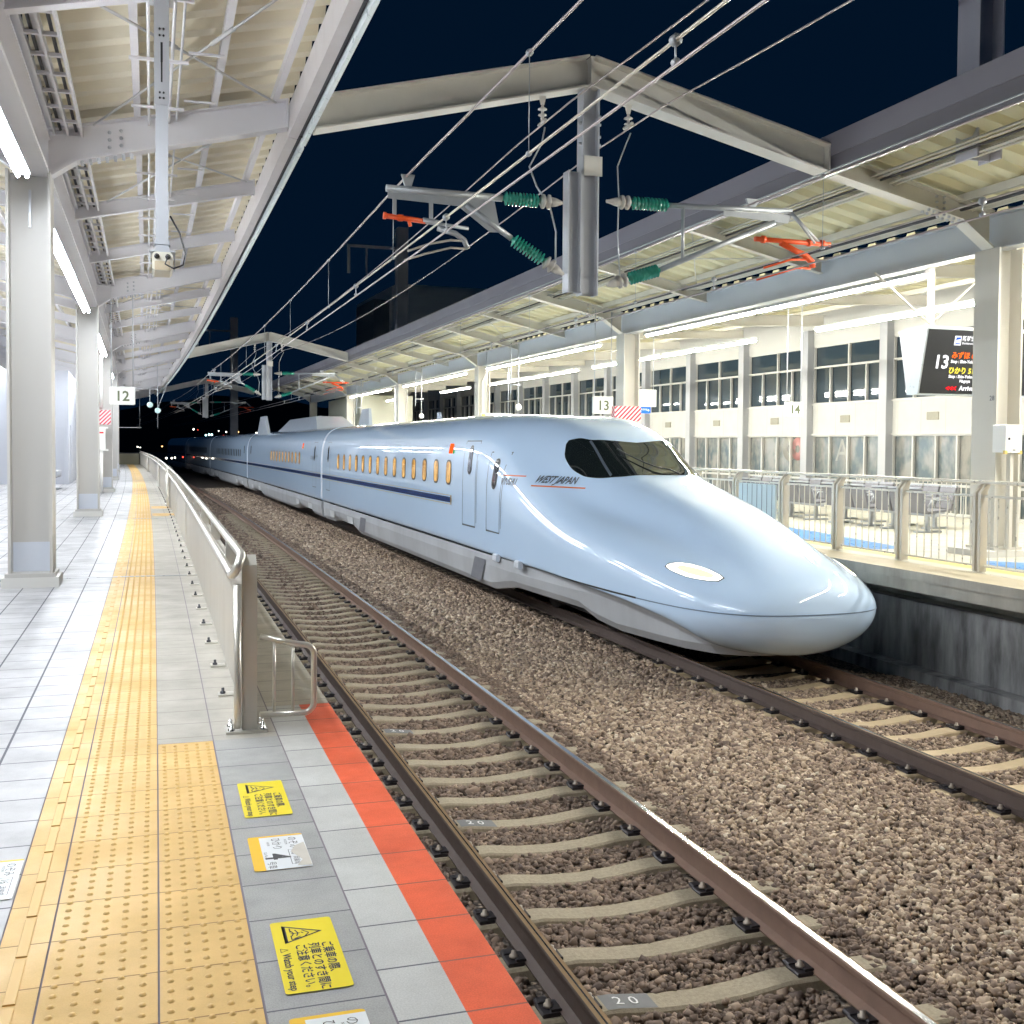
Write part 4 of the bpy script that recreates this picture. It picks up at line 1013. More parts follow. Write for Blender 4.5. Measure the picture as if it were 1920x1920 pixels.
# ------------------------------------------------------------------ floor stickers
m_sty = mat('sticker_yellow', (.82, .66, .02), .45, 0, .06, 12); m_stw = mat('sticker_white', (.80, .82, .84), .4, 0, .08, 12); m_ink = mat('ink_navy', (.025, .028, .05), .5, 0, 0); m_stamb = mat('sticker_amber', (.86, .52, .03), .45, 0, .04, 10)
FZ = (0, 0, -PI/2)
def rrect(mb, x0, x1, y0, y1, z, r=.012):
    pts = []
    for cx, cy_, a0 in ((x1-r, y1-r, 0), (x0+r, y1-r, 90), (x0+r, y0+r, 180), (x1-r, y0+r, 270)):
        pts += [(cx+r*math.cos(R(a0+22.5*i)), cy_+r*math.sin(R(a0+22.5*i)), z) for i in range(5)]
    mb.quad(pts); return mb
def warn_sticker(lab, l0, l1, s0, s1):
    t = empty('warning_sticker', lab, 'floor sticker', l0, s0, .0, rot=0, group='yellow watch your step stickers'); w, h = l1-l0, s1-s0
    bd = rrect(MB(), 0, w, 0, h, .0035).build('sticker', m_sty, t, recalc=False)
    z = .0042
    def P(f, g): return (w*f, h*g, z)
    mb = MB()          # warning triangle, apex pointing away from the tiles
    def outline(pts, th):
        c = sum((Vector(p) for p in pts), Vector())/len(pts); n = len(pts)
        inner = [tuple(c+(Vector(p)-c)*(1-th)) for p in pts]
        mb.add([tuple(p) for p in pts]+inner, [(i, (i+1) % n, n+(i+1) % n, n+i) for i in range(n)])
    outline([P(.17, .93), P(.17, .66), P(.80, .795)], .16); mb.quad([P(.17, .93), P(.17, .66), P(.225, .68), P(.225, .91)])
    for a, b, th in ((.30, .86, .012), (.30, .74, .012)): pass
    def line(p, q, th=.004):
        p = Vector(p); q = Vector(q); d = (q-p).normalized(); n = Vector((-d.y, d.x, 0))*th/2; mb.quad([p+n, q+n, q-n, p-n])
    for p, q in (((.29, .80), (.44, .80)), ((.34, .80), (.30, .84)), ((.34, .80), (.30, .76)), ((.41, .80), (.37, .85)), ((.41, .80), (.38, .76)), ((.46, .81), (.49, .79)), ((.29, .88), (.29, .82)), ((.29, .77), (.29, .71)), ((.29, .71), (.50, .74)), ((.50, .74), (.58, .79)), ((.48, .84), (.58, .79)), ((.33, .72), (.44, .75))): line(P(*p), P(*q))
    mb.build('warning_triangle', m_ink, bd, recalc=False)
    k = h/.485
    for tx, f, g, sz in (('ご乗車の際、', .735, .63, .038), ('列車とのすき間に', .53, .63, .038), ('ご注意ください。', .325, .63, .038), ('Watch your step', .09, .52, .0345)):
        text(tx, sz*k, m_ink, 'lettering', bd, P(f, g), FZ, .0, bold=.0007)
    mb = MB(); outline([P(.07, .60), P(.07, .54), P(.20, .57)], .25); mb.build('small_triangle', m_ink, bd, recalc=False)
warn_sticker('yellow watch your step sticker nearer the camera, below the number 4 plate', .338, .532, 3.105, 3.59); warn_sticker('farther yellow watch your step sticker, above the number 4 plate', .340, .537, 4.645, 5.13)
def num_sticker(lab, l0, l1, s0, s1, side=1, torn=False):
    t = empty('car_number_plate', lab, 'floor plate', l0, s0, 0, rot=0, group='white car number plates on the floor'); w, h = l1-l0, s1-s0
    bd = rrect(MB(), 0, w, 0, h, .003).build('plate', m_stamb, t, recalc=False)
    mb = MB(); mb.quad([(w*.2 if side else .01, .0, .0036), (w, 0, .0036), (w, h*.95, .0036), (w*.2 if side else .01, h*.95, .0036)]); wp = mb.build('white_panel', m_stw, bd, recalc=False); z = .0045
    wm = mat('ink_dark', (.04, .04, .045), .5, 0, 0)
    text('のぞみ', .042, wm, 'lettering', wp, (w*.72, h*.90, z), FZ, 0); text('NOZOMI', .014, wm, 'lettering', wp, (w*.64, h*.84, z), FZ, 0)
    text('ひかり', .042, wm, 'lettering', wp, (w*.42, h*.90, z), FZ, 0); text('HIKARI', .014, wm, 'lettering', wp, (w*.32, h*.80, z), FZ, 0)
    text('4', .13, wm, 'number', wp, (w*.24, h*.44, z), FZ, 0, bold=.002); text('号車', .036, wm, 'lettering', wp, (w*.26, h*.22, z), FZ, 0); text('Car No.', .017, wm, 'lettering', wp, (w*.23, h*.5, z), (0, 0, -PI/2), 0)
    mb = MB()
    x0, x1, y0, y1 = w*.66, w*.90, h*.10, h*.52
    for a, b, c, d in ((x0, x1, y0, y0+.002), (x0, x1, y1-.002, y1), (x0, x0+.002, y0, y1), (x1-.002, x1, y0, y1)): mb.quad([(a, c, z), (b, c, z), (b, d, z), (a, d, z)])
    mb.build('frame_line', wm, wp, recalc=False)
    text('16', .042, wm, 'lettering', wp, (w*.70, h*.49, z), FZ, 0); text('両編成', .026, wm, 'lettering', wp, (w*.72, h*.31, z), FZ, 0)
    if torn:
        mb = MB(); mb.quad([(w*.80, h*.62, .0052), (w*.98, h*.70, .0052), (w*.995, h*.40, .0052), (w*.99, .01, .0052), (w*.74, .015, .0052), (w*.86, h*.2, .0052), (w*.70, h*.45, .0052)]); mb.build('torn_corner', mat('torn_beige', (.60, .56, .50), .6, 0, .1, 30), wp, recalc=False)
num_sticker('white floor plate with the number 4 and a torn corner between two yellow stickers', .33, .54, 4.045, 4.405, 1, True)
num_sticker('white floor plate partly out of view at the left edge of the photo', -.66, -.475, 4.04, 4.42, 0)
num_sticker('amber and white floor plate cut off by the bottom edge of the photo', .33, .535, 2.6, 2.97, 1)
# ------------------------------------------------------------------ far platform: canopy, columns, lamps
FQ = [.5, 13.3, 26.4, 39.2, 52, 64.8, 77.6]; LV = 11.72
m_stly = mat('steel_paint_cream', (.64, .62, .56), .38, 0, .07, 1.4, streak=True, dirtc=(.42, .38, .3))
m_stlb = mat('steel_paint_cool', (.56, .59, .62), .38, 0, .06, 1.2)
m_fasc = mat('fascia_grey', (.27, .26, .30), .45, 0, .06, .6, streak=True); m_fasc2 = mat('fascia_grey_dark', (.20, .19, .22), .45, 0, .06, .6)
m_decky = mat('deck_yellow_cream', (.74, .70, .48), .55, 0, .08, .8, streak=True, dirtc=(.45, .40, .25))
ZB = lambda l: 4.66+(.2235*(LV-l) if l < LV else .04*(l-LV)); RTQ = lambda l: ZB(l)+.27; DKQ = lambda l: ZB(l)+.37
cq = empty('platform_canopy', 'cream and grey canopy with dark fascia over the opposite platform', 'canopy', LV, 1, 4.9, rot=0); QB = tuple(cq.location)
def qpart(mb, name, m, par=None): return mb.build(name, m, par or cq, curved=True, base=QB)
qpart(decking(8.98, 11.5, -4, 78.5, DKQ, .52, .085), 'roof_sheet', m_decky); qpart(decking(11.95, 17.6, -4, 78.5, DKQ, .52, .085), 'roof_sheet', m_decky)
for n_, s in enumerate(FQ):
    for side in (-1, 1):
        q = lambda x: LV+side*x; le = 3.05 if side < 0 else 5.8
        mb = MB(); vs = [(q(x), s+e, z) for e in (-.012, .012) for x, z in ((.2, 4.46), (.75, ZB(q(.75))+.02), (le, ZB(q(le))), (le, RTQ(q(le))), (.2, RTQ(q(.2))))]
        mb.add(vs, [(0, 1, 2, 3, 4), (9, 8, 7, 6, 5)])
        mb.beam((q(.2), s, 4.455), (q(.75), s, ZB(q(.75))+.01), .24, .022); mb.beam((q(.75), s, ZB(q(.75))+.01), (q(le), s, ZB(q(le))-.005), .24, .022); mb.beam((q(.2), s, RTQ(q(.2))), (q(le), s, RTQ(q(le))), .24, .02)
        rf = qpart(mb, 'main_rafter', m_stly)
        if side < 0 and n_ < 3:
            bo = MB()
            for i in range(8):
                for e in (-.07, .07): bo.lathe((q(.70+.085*i), s+e, ZB(q(.7+.085*i))-.012), (q(.70+.085*i), s+e, ZB(q(.7+.085*i))-.05), [(0, .022), (.03, .02), (.034, 0)], 6)
            for i in range(2):
                for j in range(3): bo.lathe((q(1.0+.13*i), s-.012, ZB(q(1.05))+.08+.08*j), (q(1.0+.13*i), s-.05, ZB(q(1.05))+.08+.08*j), [(0, .02), (.03, .018), (.034, 0)], 6)
            build_split(bo, 'bolt', m_galv, rf, True, QB)
    if n_ < len(FQ)-1:
        for k in (1, 2):
            sk_ = s+(FQ[n_+1]-s)*k/3
            for side in (-1, 1):
                q = lambda x: LV+side*x; le = 3.0 if side < 0 else 5.8
                mb = MB(); vs = [(q(x), sk_+e, z) for e in (-.009, .009) for x, z in ((.1, RTQ(q(.1))-.22), (le, RTQ(q(le))-.22), (le, RTQ(q(le))), (.1, RTQ(q(.1))))]
                mb.add(vs, [(0, 1, 2, 3), (7, 6, 5, 4)]); mb.beam((q(.1), sk_, RTQ(q(.1))-.22), (q(le), sk_, RTQ(q(le))-.22), .14, .015); mb.beam((q(.1), sk_, RTQ(q(.1))), (q(le), sk_, RTQ(q(le))), .14, .015)
                qpart(mb, 'rafter', m_stly)
for l in (8.9, 10.0, 11.0, 12.6, 14.0, 15.4, 16.8):
    mb = MB(); mb.box(l-.035, l+.035, -4, 78.5, DKQ(l)-.12, DKQ(l)-.008, 0, 42); qpart(mb, 'purlin', m_stly if l != 8.9 else m_dark)
for l in (9.50, 9.58, 9.66, 9.80, 9.88):
    mb = MB(); mb.tube([(l, -4+3*i, DKQ(l)-.20) for i in range(28)], .017, 6); qpart(mb, 'service_pipe', m_stly if l != 9.66 else m_dark)
for l, r, m_ in ((11.02, .03, m_dark), (11.12, .018, m_stly), (11.22, .018, m_stly), (11.32, .018, m_stly)):
    mb = MB(); mb.tube([(l, -4+3*i, 4.98) for i in range(28)], r, 6); qpart(mb, 'service_pipe', m_)
mb = MB(); mb.box(LV-.12, LV+.12, -4, 78.5, 4.44, 4.465, 0, 42); mb.box(LV-.12, LV+.12, -4, 78.5, 4.94, 4.965, 0, 42); mb.box(LV-.014, LV+.014, -4, 78.5, 4.46, 4.945, 0, 42); qpart(mb, 'valley_beam', m_stlb)
mb = MB(); mb.prism([(8.66, 5.22), (8.70, 5.22), (8.66, 5.45), (8.62, 5.45)], -4, 79, 42); qpart(mb, 'fascia_lower', m_fasc2)
mb = MB(); mb.prism([(8.60, 5.45), (8.66, 5.452), (8.62, 5.72), (8.56, 5.72)], -4, 79, 42); qpart(mb, 'fascia_upper', m_fasc)
mb = MB(); mb.box(8.70, 8.80, -4, 79, 5.26, 5.28, 0, 42); mb.box(8.80, 8.82, -4, 79, 5.26, 5.48, 0, 42); qpart(mb, 'gutter', m_dark)
rods2 = lambda s0, s1: rods(s0, s1, 9.0, 11.2, cq, lambda l: RTQ(l)-.06, QB, m_stly)
for a in (17.6, 30.7, 4.8): rods2(a, a+4.2)
for i, s in enumerate(FQ[1:]):
    lab = ['broad cream column of the opposite platform carrying the white box', 'far platform column beside the number 13 sign', 'far platform column with a drain pipe, above the roof of the leading car', 'fourth column of the opposite platform', 'fifth column of the opposite platform', 'farthest column of the opposite platform'][i]
    c = column(lab, LV, s, 4.44, .44, .5, .03, plinth=(.95, .8, .12), grp='steel columns of the opposite platform', warm=m_stly, guard=False)
    if i == 0: text('28', .10, m_tgrey, 'number', c, (-.232, -.12, 2.25), (PI/2, 0, -PI/2), .001)
    if i == 2: mb = MB(); mb.tube([(-.1, -.35, .3), (-.1, -.35, 3.9), (.1, -.35, 4.3), (.5, -.3, 4.4)], .05, 8); mb.build('drain_pipe', m_stly, c)
GR = 'fluorescent lamps under the opposite canopy'
btq = None; gap = ['left end of the view behind the camera', 'between the nearest far column and the number 13 sign', 'between the second and third far columns', 'between the third and fourth far columns', 'past the fourth far column', 'at the end of the opposite platform']
for i, s in enumerate(FQ[:-1]):
    if i > 4: break
    ln = (FQ[i+1]-s-2.6)/2
    for k in range(2):
        lab = 'front-row white lamp %s, %s half' % (gap[i], ('near', 'far')[k])
        if btq is None: btq = batten(LV-.24, 4.24, s+1.25, 5.12, m_tubew, False, lab, GR)
        else: dup(btq, LV-.24, s+1.25+5.15*k, 4.24, lab, GR)
for i, (a, n) in enumerate(((6.5, 1), (11.4, 1), (16.6, 1), (24.3, 1), (29.6, 0), (36, 1), (41.0, 1), (49, 1), (61, 1))):
    dup(btq, 14.2, a, 4.17, 'rear-row lamp over the benches, number %s from the right edge' % ordn(i), 'rear lamp row of the opposite canopy')

# ------------------------------------------------------------------ railing along the far platform edge
fe = empty('platform_fence', 'stainless steel fence with wide posts and thin vertical bars along the opposite platform edge', 'fence', 9.86, 8, 0, rot=0); FB = tuple(fe.location); LF = 9.86
def fpart(mb, nm, m, par=None): return mb.build(nm, m, par or fe, curved=True, base=FB)
m_post = mat('fence_post', (.60, .56, .48), .4, .15, .08, 4, streak=True); m_frail = mat('fence_rail', (.64, .61, .54), .3, .4, .05, 5)
ps = [8.4+1.515*i for i in range(21)]
for s in ps:
    mb = MB()
    for e in (-.045, .045): mb.prismx([(s+e-.022, .012), (s+e+.022, .012), (s+e+.022, .90), (s+e+.022, 1.0), (s+e-.022, 1.0), (s+e-.022, .9)], LF-.06, LF+.05); mb.prism([(LF-.06, 1.0), (LF+.05, 1.0), (LF+.09, 1.11), (LF+.04, 1.11)], s+e-.02, s+e+.02)
    fpart(mb, 'post', m_post)
mb = MB(); mb.tube([(LF+.06, 6+1.5*i, 1.13) for i in range(24)], .024, 8); fpart(mb, 'top_rail', m_frail)
for a, b in zip([6.9]+ps[:-1], ps):
    mb = MB(); mb.box(LF-.015, LF+.015, a+.08, b-.08, .945, .975, .004); mb.box(LF-.015, LF+.015, a+.08, b-.08, .07, .095, .004)
    n = 9
    if b < 28:
        for j in range(n): s = a+.16+(b-a-.32)*j/(n-1); mb.box(LF-.006, LF+.006, s-.006, s+.006, .09, .95)
    fpart(mb, 'infill_panel', m_frail)
mb = MB(); mb.box(LF-.05, LF-.02, 16.15, 17.35, .12, .93, .004); bx = mb.build('fence_board', mat('board_pale', (.62, .70, .72), .35, 0, .04, 6), curved=True, base=W(LF, 16.1, 0)); tag(bx, 'pale blue board with dark seams fixed on the far railing beside the nose', 'board')
mb = MB()
for i in range(7): mb.box(LF-.054, LF-.05, 16.25+.16*i, 16.258+.16*i, .13, .92)
mb.build('seam', m_dark, bx, curved=True, base=W(LF, 16.1, 0))
# railing on the other side of the island
def railing14(a, b, lab, l=17.2):
    t = empty('rear_railing', lab, 'railing', l, a, 0, rot=0, group='white tube railings behind the benches'); q = tuple(t.location)
    mb = MB(); hr = []
    mb.tube([(l, a+.1, .80)]+[(l, a+.1-.1*math.sin(PI*i/6), .89-.09*math.cos(PI*i/6)) for i in range(7)]+[(l, b, .98)], .028, 6); mb.tube([(l, a+.1, .80), (l, b, .80)], .02, 6); mb.build('handrail', m_stly, t, curved=True, base=q)
    mb = MB(); s = a+.15
    while s < b: mb.box(l-.008, l+.008, s-.008, s+.008, .06, .80); s += .16
    mb.box(l-.015, l+.015, a+.1, b, .06, .09); mb.build('infill_bars', m_stly, t, curved=True, base=q)
railing14(5, 24.4, 'long white rear railing with a rounded end behind the benches'); railing14(28.0, 29.4, 'short white rear railing with rounded ends beside the far seats'); railing14(32.4, 44, 'rear railing section seen just above the train nose')

# ------------------------------------------------------------------ things on the far platform
for i, (l, s, rz) in enumerate(((13.6, 17.6, 90), (13.6, 19.3, 90), (13.6, 21.2, 90), (13.6, 23.2, 90), (14.4, 18.4, -90), (14.4, 20.3, -90), (14.4, 22.4, -90), (14.4, 24.5, -90))):
    bench('dark and silver bench %s of the %s row behind the far railing' % (ordn(i % 4), 'front' if i < 4 else 'back'), l, s, R(rz), 'benches on the opposite platform')
t = empty('departure_board', 'black departure board with a white number 13 and glowing orange and yellow lines', 'departure board', 11.8, 15.3, 2.43); 
m_bcase = mat('board_casing', (.62, .68, .72), .3, .1, .05, 4); m_bface = mat('board_face', (.03, .032, .036), .6, 0, 0, spec=.2)
# casing is wider at the top, faces lean toward the floor
x0, x1 = 0, 2.7; prof = [(-.13, 0), (.13, 0), (.35, 1.06), (-.35, 1.06)]
mb = MB(); mb.prismx(prof, x0, x1); mb.build('casing', m_bcase, t)
ang = math.atan2(.22, 1.06)                  # the display leans this much
def onb(x, z, off=.004): return (x, -.13-.22*z/1.06-off, z)
mb = MB(); mb.quad([onb(.03, .02), onb(2.67, .02), onb(2.67, 1.04), onb(.03, 1.04)]); face = mb.build('display', m_bface, t)
e_w = emat('led_white', (1, 1, 1), .55); e_o = emat('led_orange2', (1, .16, .02), .6); e_y = emat('led_yellow', (1, .85, .10), .5); e_r = emat('led_red', (1, .02, .03), .5); e_b = emat('led_blue', (.03, .13, .7), .4)
BR = (PI/2+ang, 0, 0)
def btext(s, x, z, size, m, bold=0, sx=1): return text(s, size, m, 'lettering', face, onb(x, z, .008), BR, .001, 'LEFT', sx, bold)
btext('13', .22, .43, .30, e_w, .008)
mb = MB(); 
for z in (.80,): mb.quad([onb(.56, z, .008), onb(.69, z, .008), onb(.69, z+.15, .008), onb(.56, z+.15, .008)])
ic = mb.build('train_symbol', e_w, face); mb = MB(); mb.quad([onb(.575, .88, .012), onb(.675, .90, .012), onb(.675, .93, .012), onb(.59, .925, .012)]); mb.quad([onb(.58, .815, .012), onb(.67, .815, .012), onb(.67, .835, .012), onb(.58, .835, .012)]); mb.build('symbol_mark', e_b, ic)
btext('新幹線', .71, .88, .09, e_w, .002); btext('Shinkansen', .71, .82, .055, e_w)
btext('みずほ 610号', .55, .60, .12, e_o, .004); btext('Stop : Shin-Yokohama', .55, .52, .07, e_w, .002)
btext('ひかり 518号', .53, .355, .12, e_y, .004); btext('Stop : Shin-Yokohama', .55, .28, .07, e_w, .002); btext('Nagoya', .78, .21, .07, e_w, .002)
btext('<<<', .53, .07, .12, e_r, .006); btext('Arrival', .80, .08, .11, e_w, .003)
mb = MB(); mb.box(.3, .38, -.04, .04, 1.06, 2.6); mb.box(2.3, 2.38, -.04, .04, 1.06, 2.6); mb.tube([(.34, 0, 1.15), (-.9, -.2, 1.9)], .018, 6); mb.tube([(.34, 0, 1.15), (1.1, -.2, 1.9)], .018, 6); mb.box(.1, 2.6, -.25, .25, 1.06, 1.11); mb.build('hanger', m_stly, t)
track_sign('13', 'white hanging sign with the number 13 over the middle of the train', 10.9, 26.1, 2.37, .54, .44, 5.0)
track_sign('14', 'small white hanging sign with the number 14 in front of the pale wall', 13.2, 21, 2.22, .41, .32, 4.9)
t = empty('striped_box', 'box with red and white diagonal stripes on the far column by the number 13 sign', 'warning box', 11.50, 26.0, 2.19)
mb = MB(); mb.box(-.36, .36, -.12, .1, 0, .38, .01); mb.build('striped_cover', m_strp, t)
t = empty('emergency_box', 'small white box with red lettering hanging under the striped box of the far column', 'emergency box', 11.5, 26.0, 1.6); mb = MB(); mb.box(-.13, .13, -.1, .08, 0, .56, .01); b = mb.build('box', m_box, t)
mb = MB(); mb.box(-.09, .09, -.106, -.1, .42, .5); mb.box(-.07, .07, -.106, -.1, .3, .36); mb.build('red_label', m_redt, b)
t = empty('station_name_board', 'white hanging name board with a blue arrow strip behind the striped box', 'sign board', 12.24, 26.6, 2.42)
mb = MB(); mb.box(-.37, .37, -.05, .05, .17, .62, .01); mb.build('board', m_sgn, t); mb = MB(); mb.box(-.26, .2, -.056, .05, 0, .165, .005); b = mb.build('blue_strip', mat('sign_blue', (.01, .12, .62), .4, 0, 0, em=(.01, .15, .8), es=.25), t)
text('山陽新幹線', .062, m_wht, 'lettering', b, (-.2, -.058, .075), (PI/2, 0, 0), .001); text('Shinkansen', .035, m_wht, 'lettering', b, (-.2, -.058, .03), (PI/2, 0, 0), .001); text('➜', .1, m_wht, 'arrow', b, (.08, -.058, .05), (PI/2, 0, 0), .001)
mb = MB(); mb.tube([(-.3, 0, .6), (-.3, 0, 2.6)], .012, 6); mb.tube([(.3, 0, .6), (.3, 0, 2.6)], .012, 6); mb.build('hanger_rod', m_galv, t)
t = empty('control_box', 'white control box with a keyhole on the broad far column', 'control box', LV-.09, 13.0, 1.50)
mb = MB(); mb.box(-.14, .14, -.16, .10, 0, .40, .01); b = mb.build('box', mat('box_bright', (.86, .86, .84), .35, 0, 0), t)
mb = MB(); mb.box(-.10, -.065, -.166, -.16, .18, .215); mb.box(-.02, .03, -.166, -.16, .03, .045); mb.build('lock', m_dark, b); mb = MB(); mb.box(.0, .06, -.1, -.02, -1.38, 0); mb.build('conduit', m_stly, t)
mb = MB(); mb.box(-.15, -.11, -.165, -.12, -.02, .03); mb.box(.11, .15, -.165, -.12, -.02, .03); mb.build('yellow_corner', m_yel2, b)
t = empty('lift_block', 'plain white lift block on the opposite platform behind the train roof', 'lift block', 14.5, 68, 0); mb = MB(); mb.box(-1.5, 1.8, 0, 11, 0, 4.6); mb.build('wall', mat('wall_cream', (.72, .72, .60), .5, 0, .05, 1), t); mb = MB(); mb.box(-1.53, -1.5, 3, 5, 0, 2.4); mb.build('door', m_dark, t)
t = empty('exit_sign', 'long white hanging sign with a yellow end above the train roof', 'sign board', 11.0, 37.0, 2.35)
mb = MB(); mb.box(-.0, 1.15, -.06, .06, 0, .32, .01); b = mb.build('board', m_sgn, t); mb = MB(); mb.box(.02, .15, -.066, .06, .03, .29); mb.build('yellow_panel', mat('sign_yellow', (.85, .7, .03), .4, 0, 0, em=(1, .8, .05), es=.4), b); mb = MB(); mb.tube([(.2, 0, .3), (.2, 0, 2.6)], .012, 6); mb.tube([(1, 0, .3), (1, 0, 2.6)], .012, 6); mb.build('hanger_rod', m_galv, t)
for k, (l, s) in enumerate(((11.0, 33), (10.9, 45), (10.8, 57))):
    t = empty('round_mirror', 'small round white mirror hanging on thin rods over the train roof, %s along the platform' % ordn(k), 'mirror', l, s, 2.75, group='hanging mirrors'); mb = MB(); mb.lathe((0, 0, 0), (0, -.04, 0), [(0, 0), (0, .11), (.03, .10), (.04, 0)], 16); mb.build('disc', m_box, t); mb = MB(); mb.tube([(0, .02, 0), (0, .02, 2)], .02, 5); mb.tube([(-.25, .02, .7), (.1, .02, .7)], .02, 5); mb.tube([(-.25, .02, .4), (-.25, .02, 2)], .02, 5); mb.build('rods', m_galv, t)

# ------------------------------------------------------------------ building behind the far platform
LB = 22.5; P0, PD = 25.75, 4.4
m_wall = floor_mat('facade_panel', (.64, .63, .58), pu=50, pv=1.1, ov=.0, wv=.018, rough=.4, gap=(.5, .48, .42), wear=.08, spk=.0, var=.0)
m_pil = mat('pilaster_grey', (.50, .51, .52), .45, 0, .06, 1.2, streak=True); m_wfr = mat('window_frame_cream', (.64, .63, .58), .4, 0, .03, 3)
m_wg = mat('window_glass_upper', (.04, .06, .075), .03, 0, 0, coat=.4)
def lowglass():
    m, nt, b = nmat('window_glass_lower'); v = objvec(nt, 1, .9, .6); f = ramp(nt, noise(nt, 1.7, 3, v), .4, .62)
    L(nt, mixc(nt, f, (.13, .16, .165), (.34, .325, .285)), b.inputs['Base Color']); b.inputs['Roughness'].default_value = .06; b.inputs['Coat Weight'].default_value = .5; return m
m_wgl = lowglass()
bd = empty('station_building', 'pale station building with tall grey pilasters and two rows of windows behind the far platform', 'building', LB, 14, 0, rot=0); BB = tuple(bd.location)
def bpart(mb, nm, m, par=None, uv=False): return mb.build(nm, m, par or bd, curved=True, base=BB, uv=uv, recalc=not uv)
mb = MB()
def wallq(l, a, b, z0, z1): mb.quad([(l, a, z0), (l, b, z0), (l, b, z1), (l, a, z1)], [(z0, a), (z0, b), (z1, b), (z1, a)])
NB = 17
for i in range(-2, NB): a = P0+PD*i; wallq(LB, a, a+PD, 2.02, 3.06)
bpart(mb, 'wall_band', m_wall, uv=True)
mb = MB(); mb.box(LB, LB+.3, P0-2*PD, P0+NB*PD, -2.2, -.42, 0, 30); mb.box(LB, LB+.3, P0-2*PD, P0+NB*PD, 5.15, 6.4, 0, 30); mb.box(LB+.02, LB+6, P0-2*PD, P0+NB*PD, 6.4, 6.5, 0, 30); bpart(mb, 'wall', m_wfr)
mb = MB(); mb.box(LB-.06, LB+.0, P0-2*PD, P0+NB*PD, 1.98, 2.03, 0, 30); mb.box(LB-.06, LB, P0-2*PD, P0+NB*PD, 3.05, 3.10, 0, 30); bpart(mb, 'ledge', m_wfr)
for i in range(-2, NB+1):
    s = P0+PD*i; mb = MB(); mb.box(LB-.25, LB+.1, s-.19, s+.19, -2.2, 5.7, .01); bpart(mb, 'pilaster', m_pil)
    if i == NB: break
    a, b = s+.19, s+PD-.19
    mb = MB(); mb.box(LB+.12, LB+.14, a, b, 3.06, 5.15); w = bpart(mb, 'upper_window', m_wg)
    mb = MB(); fr = .035
    for z in (3.10, 4.38, 5.12): mb.box(LB+.02, LB+.11, a, b, z-fr, z+fr)
    for f, z0, z1 in ((0, 3.1, 5.12), (.5, 3.1, 5.12), (1, 3.1, 5.12), (.26, 3.1, 4.38), (.76, 3.1, 4.38)): s_ = a+(b-a)*f; mb.box(LB+.015, LB+.10, s_-fr, s_+fr, z0, z1)
    bpart(mb, 'frame', m_wfr, w)
    mb = MB(); mb.box(LB+.12, LB+.14, a, b, -.42, 2.0); w = bpart(mb, 'lower_window', m_wgl)
    mb = MB()
    for z in (-.40, .45, 1.97): mb.box(LB+.02, LB+.11, a, b, z-fr, z+fr)
    for f in (0, .27, .5, .76, 1): s_ = a+(b-a)*f; mb.box(LB+.015, LB+.10, s_-fr, s_+fr, -.4, 1.97)
    bpart(mb, 'frame', m_wfr, w)
    mb = MB(); c = (a+b)/2+.1; mb.box(LB-.03, LB+.0, c-.26, c+.26, 2.42, 2.66, .01); bpart(mb, 'vent', mat('vent_olive', (.36, .34, .26), .5, 0, .1, 12))
o = empty('mirrored_shop_letters', 'large pale letters and a red and white ring seen through the lower windows', 'shop letters', LB+.1, 36.0, 1.0, rot=PI/2+K*36)
mb = MB(); mb.lathe((0, .0, .5), (0, -.015, .5), [(0, .16), (0, .46), (.015, .46), (.015, .16)], 28); mb.build('ring', mat('ring_white', (.36, .35, .31), .5, 0, 0), o)
mb = MB(); mb.lathe((-.55, .0, .5), (-.55, -.02, .5), [(0, .14), (0, .42), (.02, .42), (.02, .14)], 28); mb.build('pink_ring', mat('ring_pink', (.50, .24, .22), .5, 0, 0), o)
text('A', 1.1, mat('ring_white', (.45, .44, .40)), 'letter', o, (-3.6, -.01, .1), (PI/2, 0, 0), .004)
# ------------------------------------------------------------------ overhead line: portals, cantilevers, wires
m_prt = mat('portal_paint', (.80, .79, .74), .5, 0, .10, 1.6, dirtc=(.36, .34, .30)); m_prt2 = mat('post_galvanised', (.66, .69, .74), .42, .3, .14, 2.5, streak=True, dirtc=(.36, .35, .36))
m_ins = mat('insulator_green', (.03, .40, .30), .18, 0, 0, coat=.5); m_insw = mat('insulator_white', (.62, .60, .56), .25, 0, .06, 12, coat=.3)
m_org = mat('steady_arm_orange', (.85, .11, .02), .4, 0, .04, 10); m_arm = mat('arm_galvanised', (.46, .49, .52), .42, .4, .10, 6); m_alu = mat('arm_dull', (.52, .48, .42), .45, .3, .08, 10)
def insulator(mb, mw, p, q, n=10):           # from the arm end p to the post end q: green stack, then two white sheds
    p = Vector(p); q = Vector(q); d = (q-p).normalized(); ln = (q-p).length
    g = ln*.62; prof = [(0, 0), (0, .028), (.02, .03)]
    for i in range(n):
        t = .03+(g-.05)*i/n; st = (g-.05)/n; prof += [(t, .034), (t+st*.35, .084), (t+st*.5, .084), (t+st*.7, .036)]
    prof += [(g-.01, .035), (g, 0)]; mb.lathe(p, q, prof, 14)
    w = []; t = g
    for i in range(2): w += [(t, .04), (t+.03, .088), (t+.05, .088), (t+.065, .045)]; t += .075
    w += [(t, .06), (t+.06, .05), (min(ln-.02, t+.14), .025), (ln, .02)]; mw.lathe(p, q, [(g-.01, 0)]+w+[(ln, 0)], 14)
pt = empty('catenary_portal', 'nearest grey gabled portal beam over both tracks with a hanging centre post and green insulators', 'portal', 5.16, 13, 3.4, group='catenary portals')
def loc(l, z): return (l-5.16, 0, z-3.4)
def lp(l, y, z): return (l-5.16, y, z-3.4)
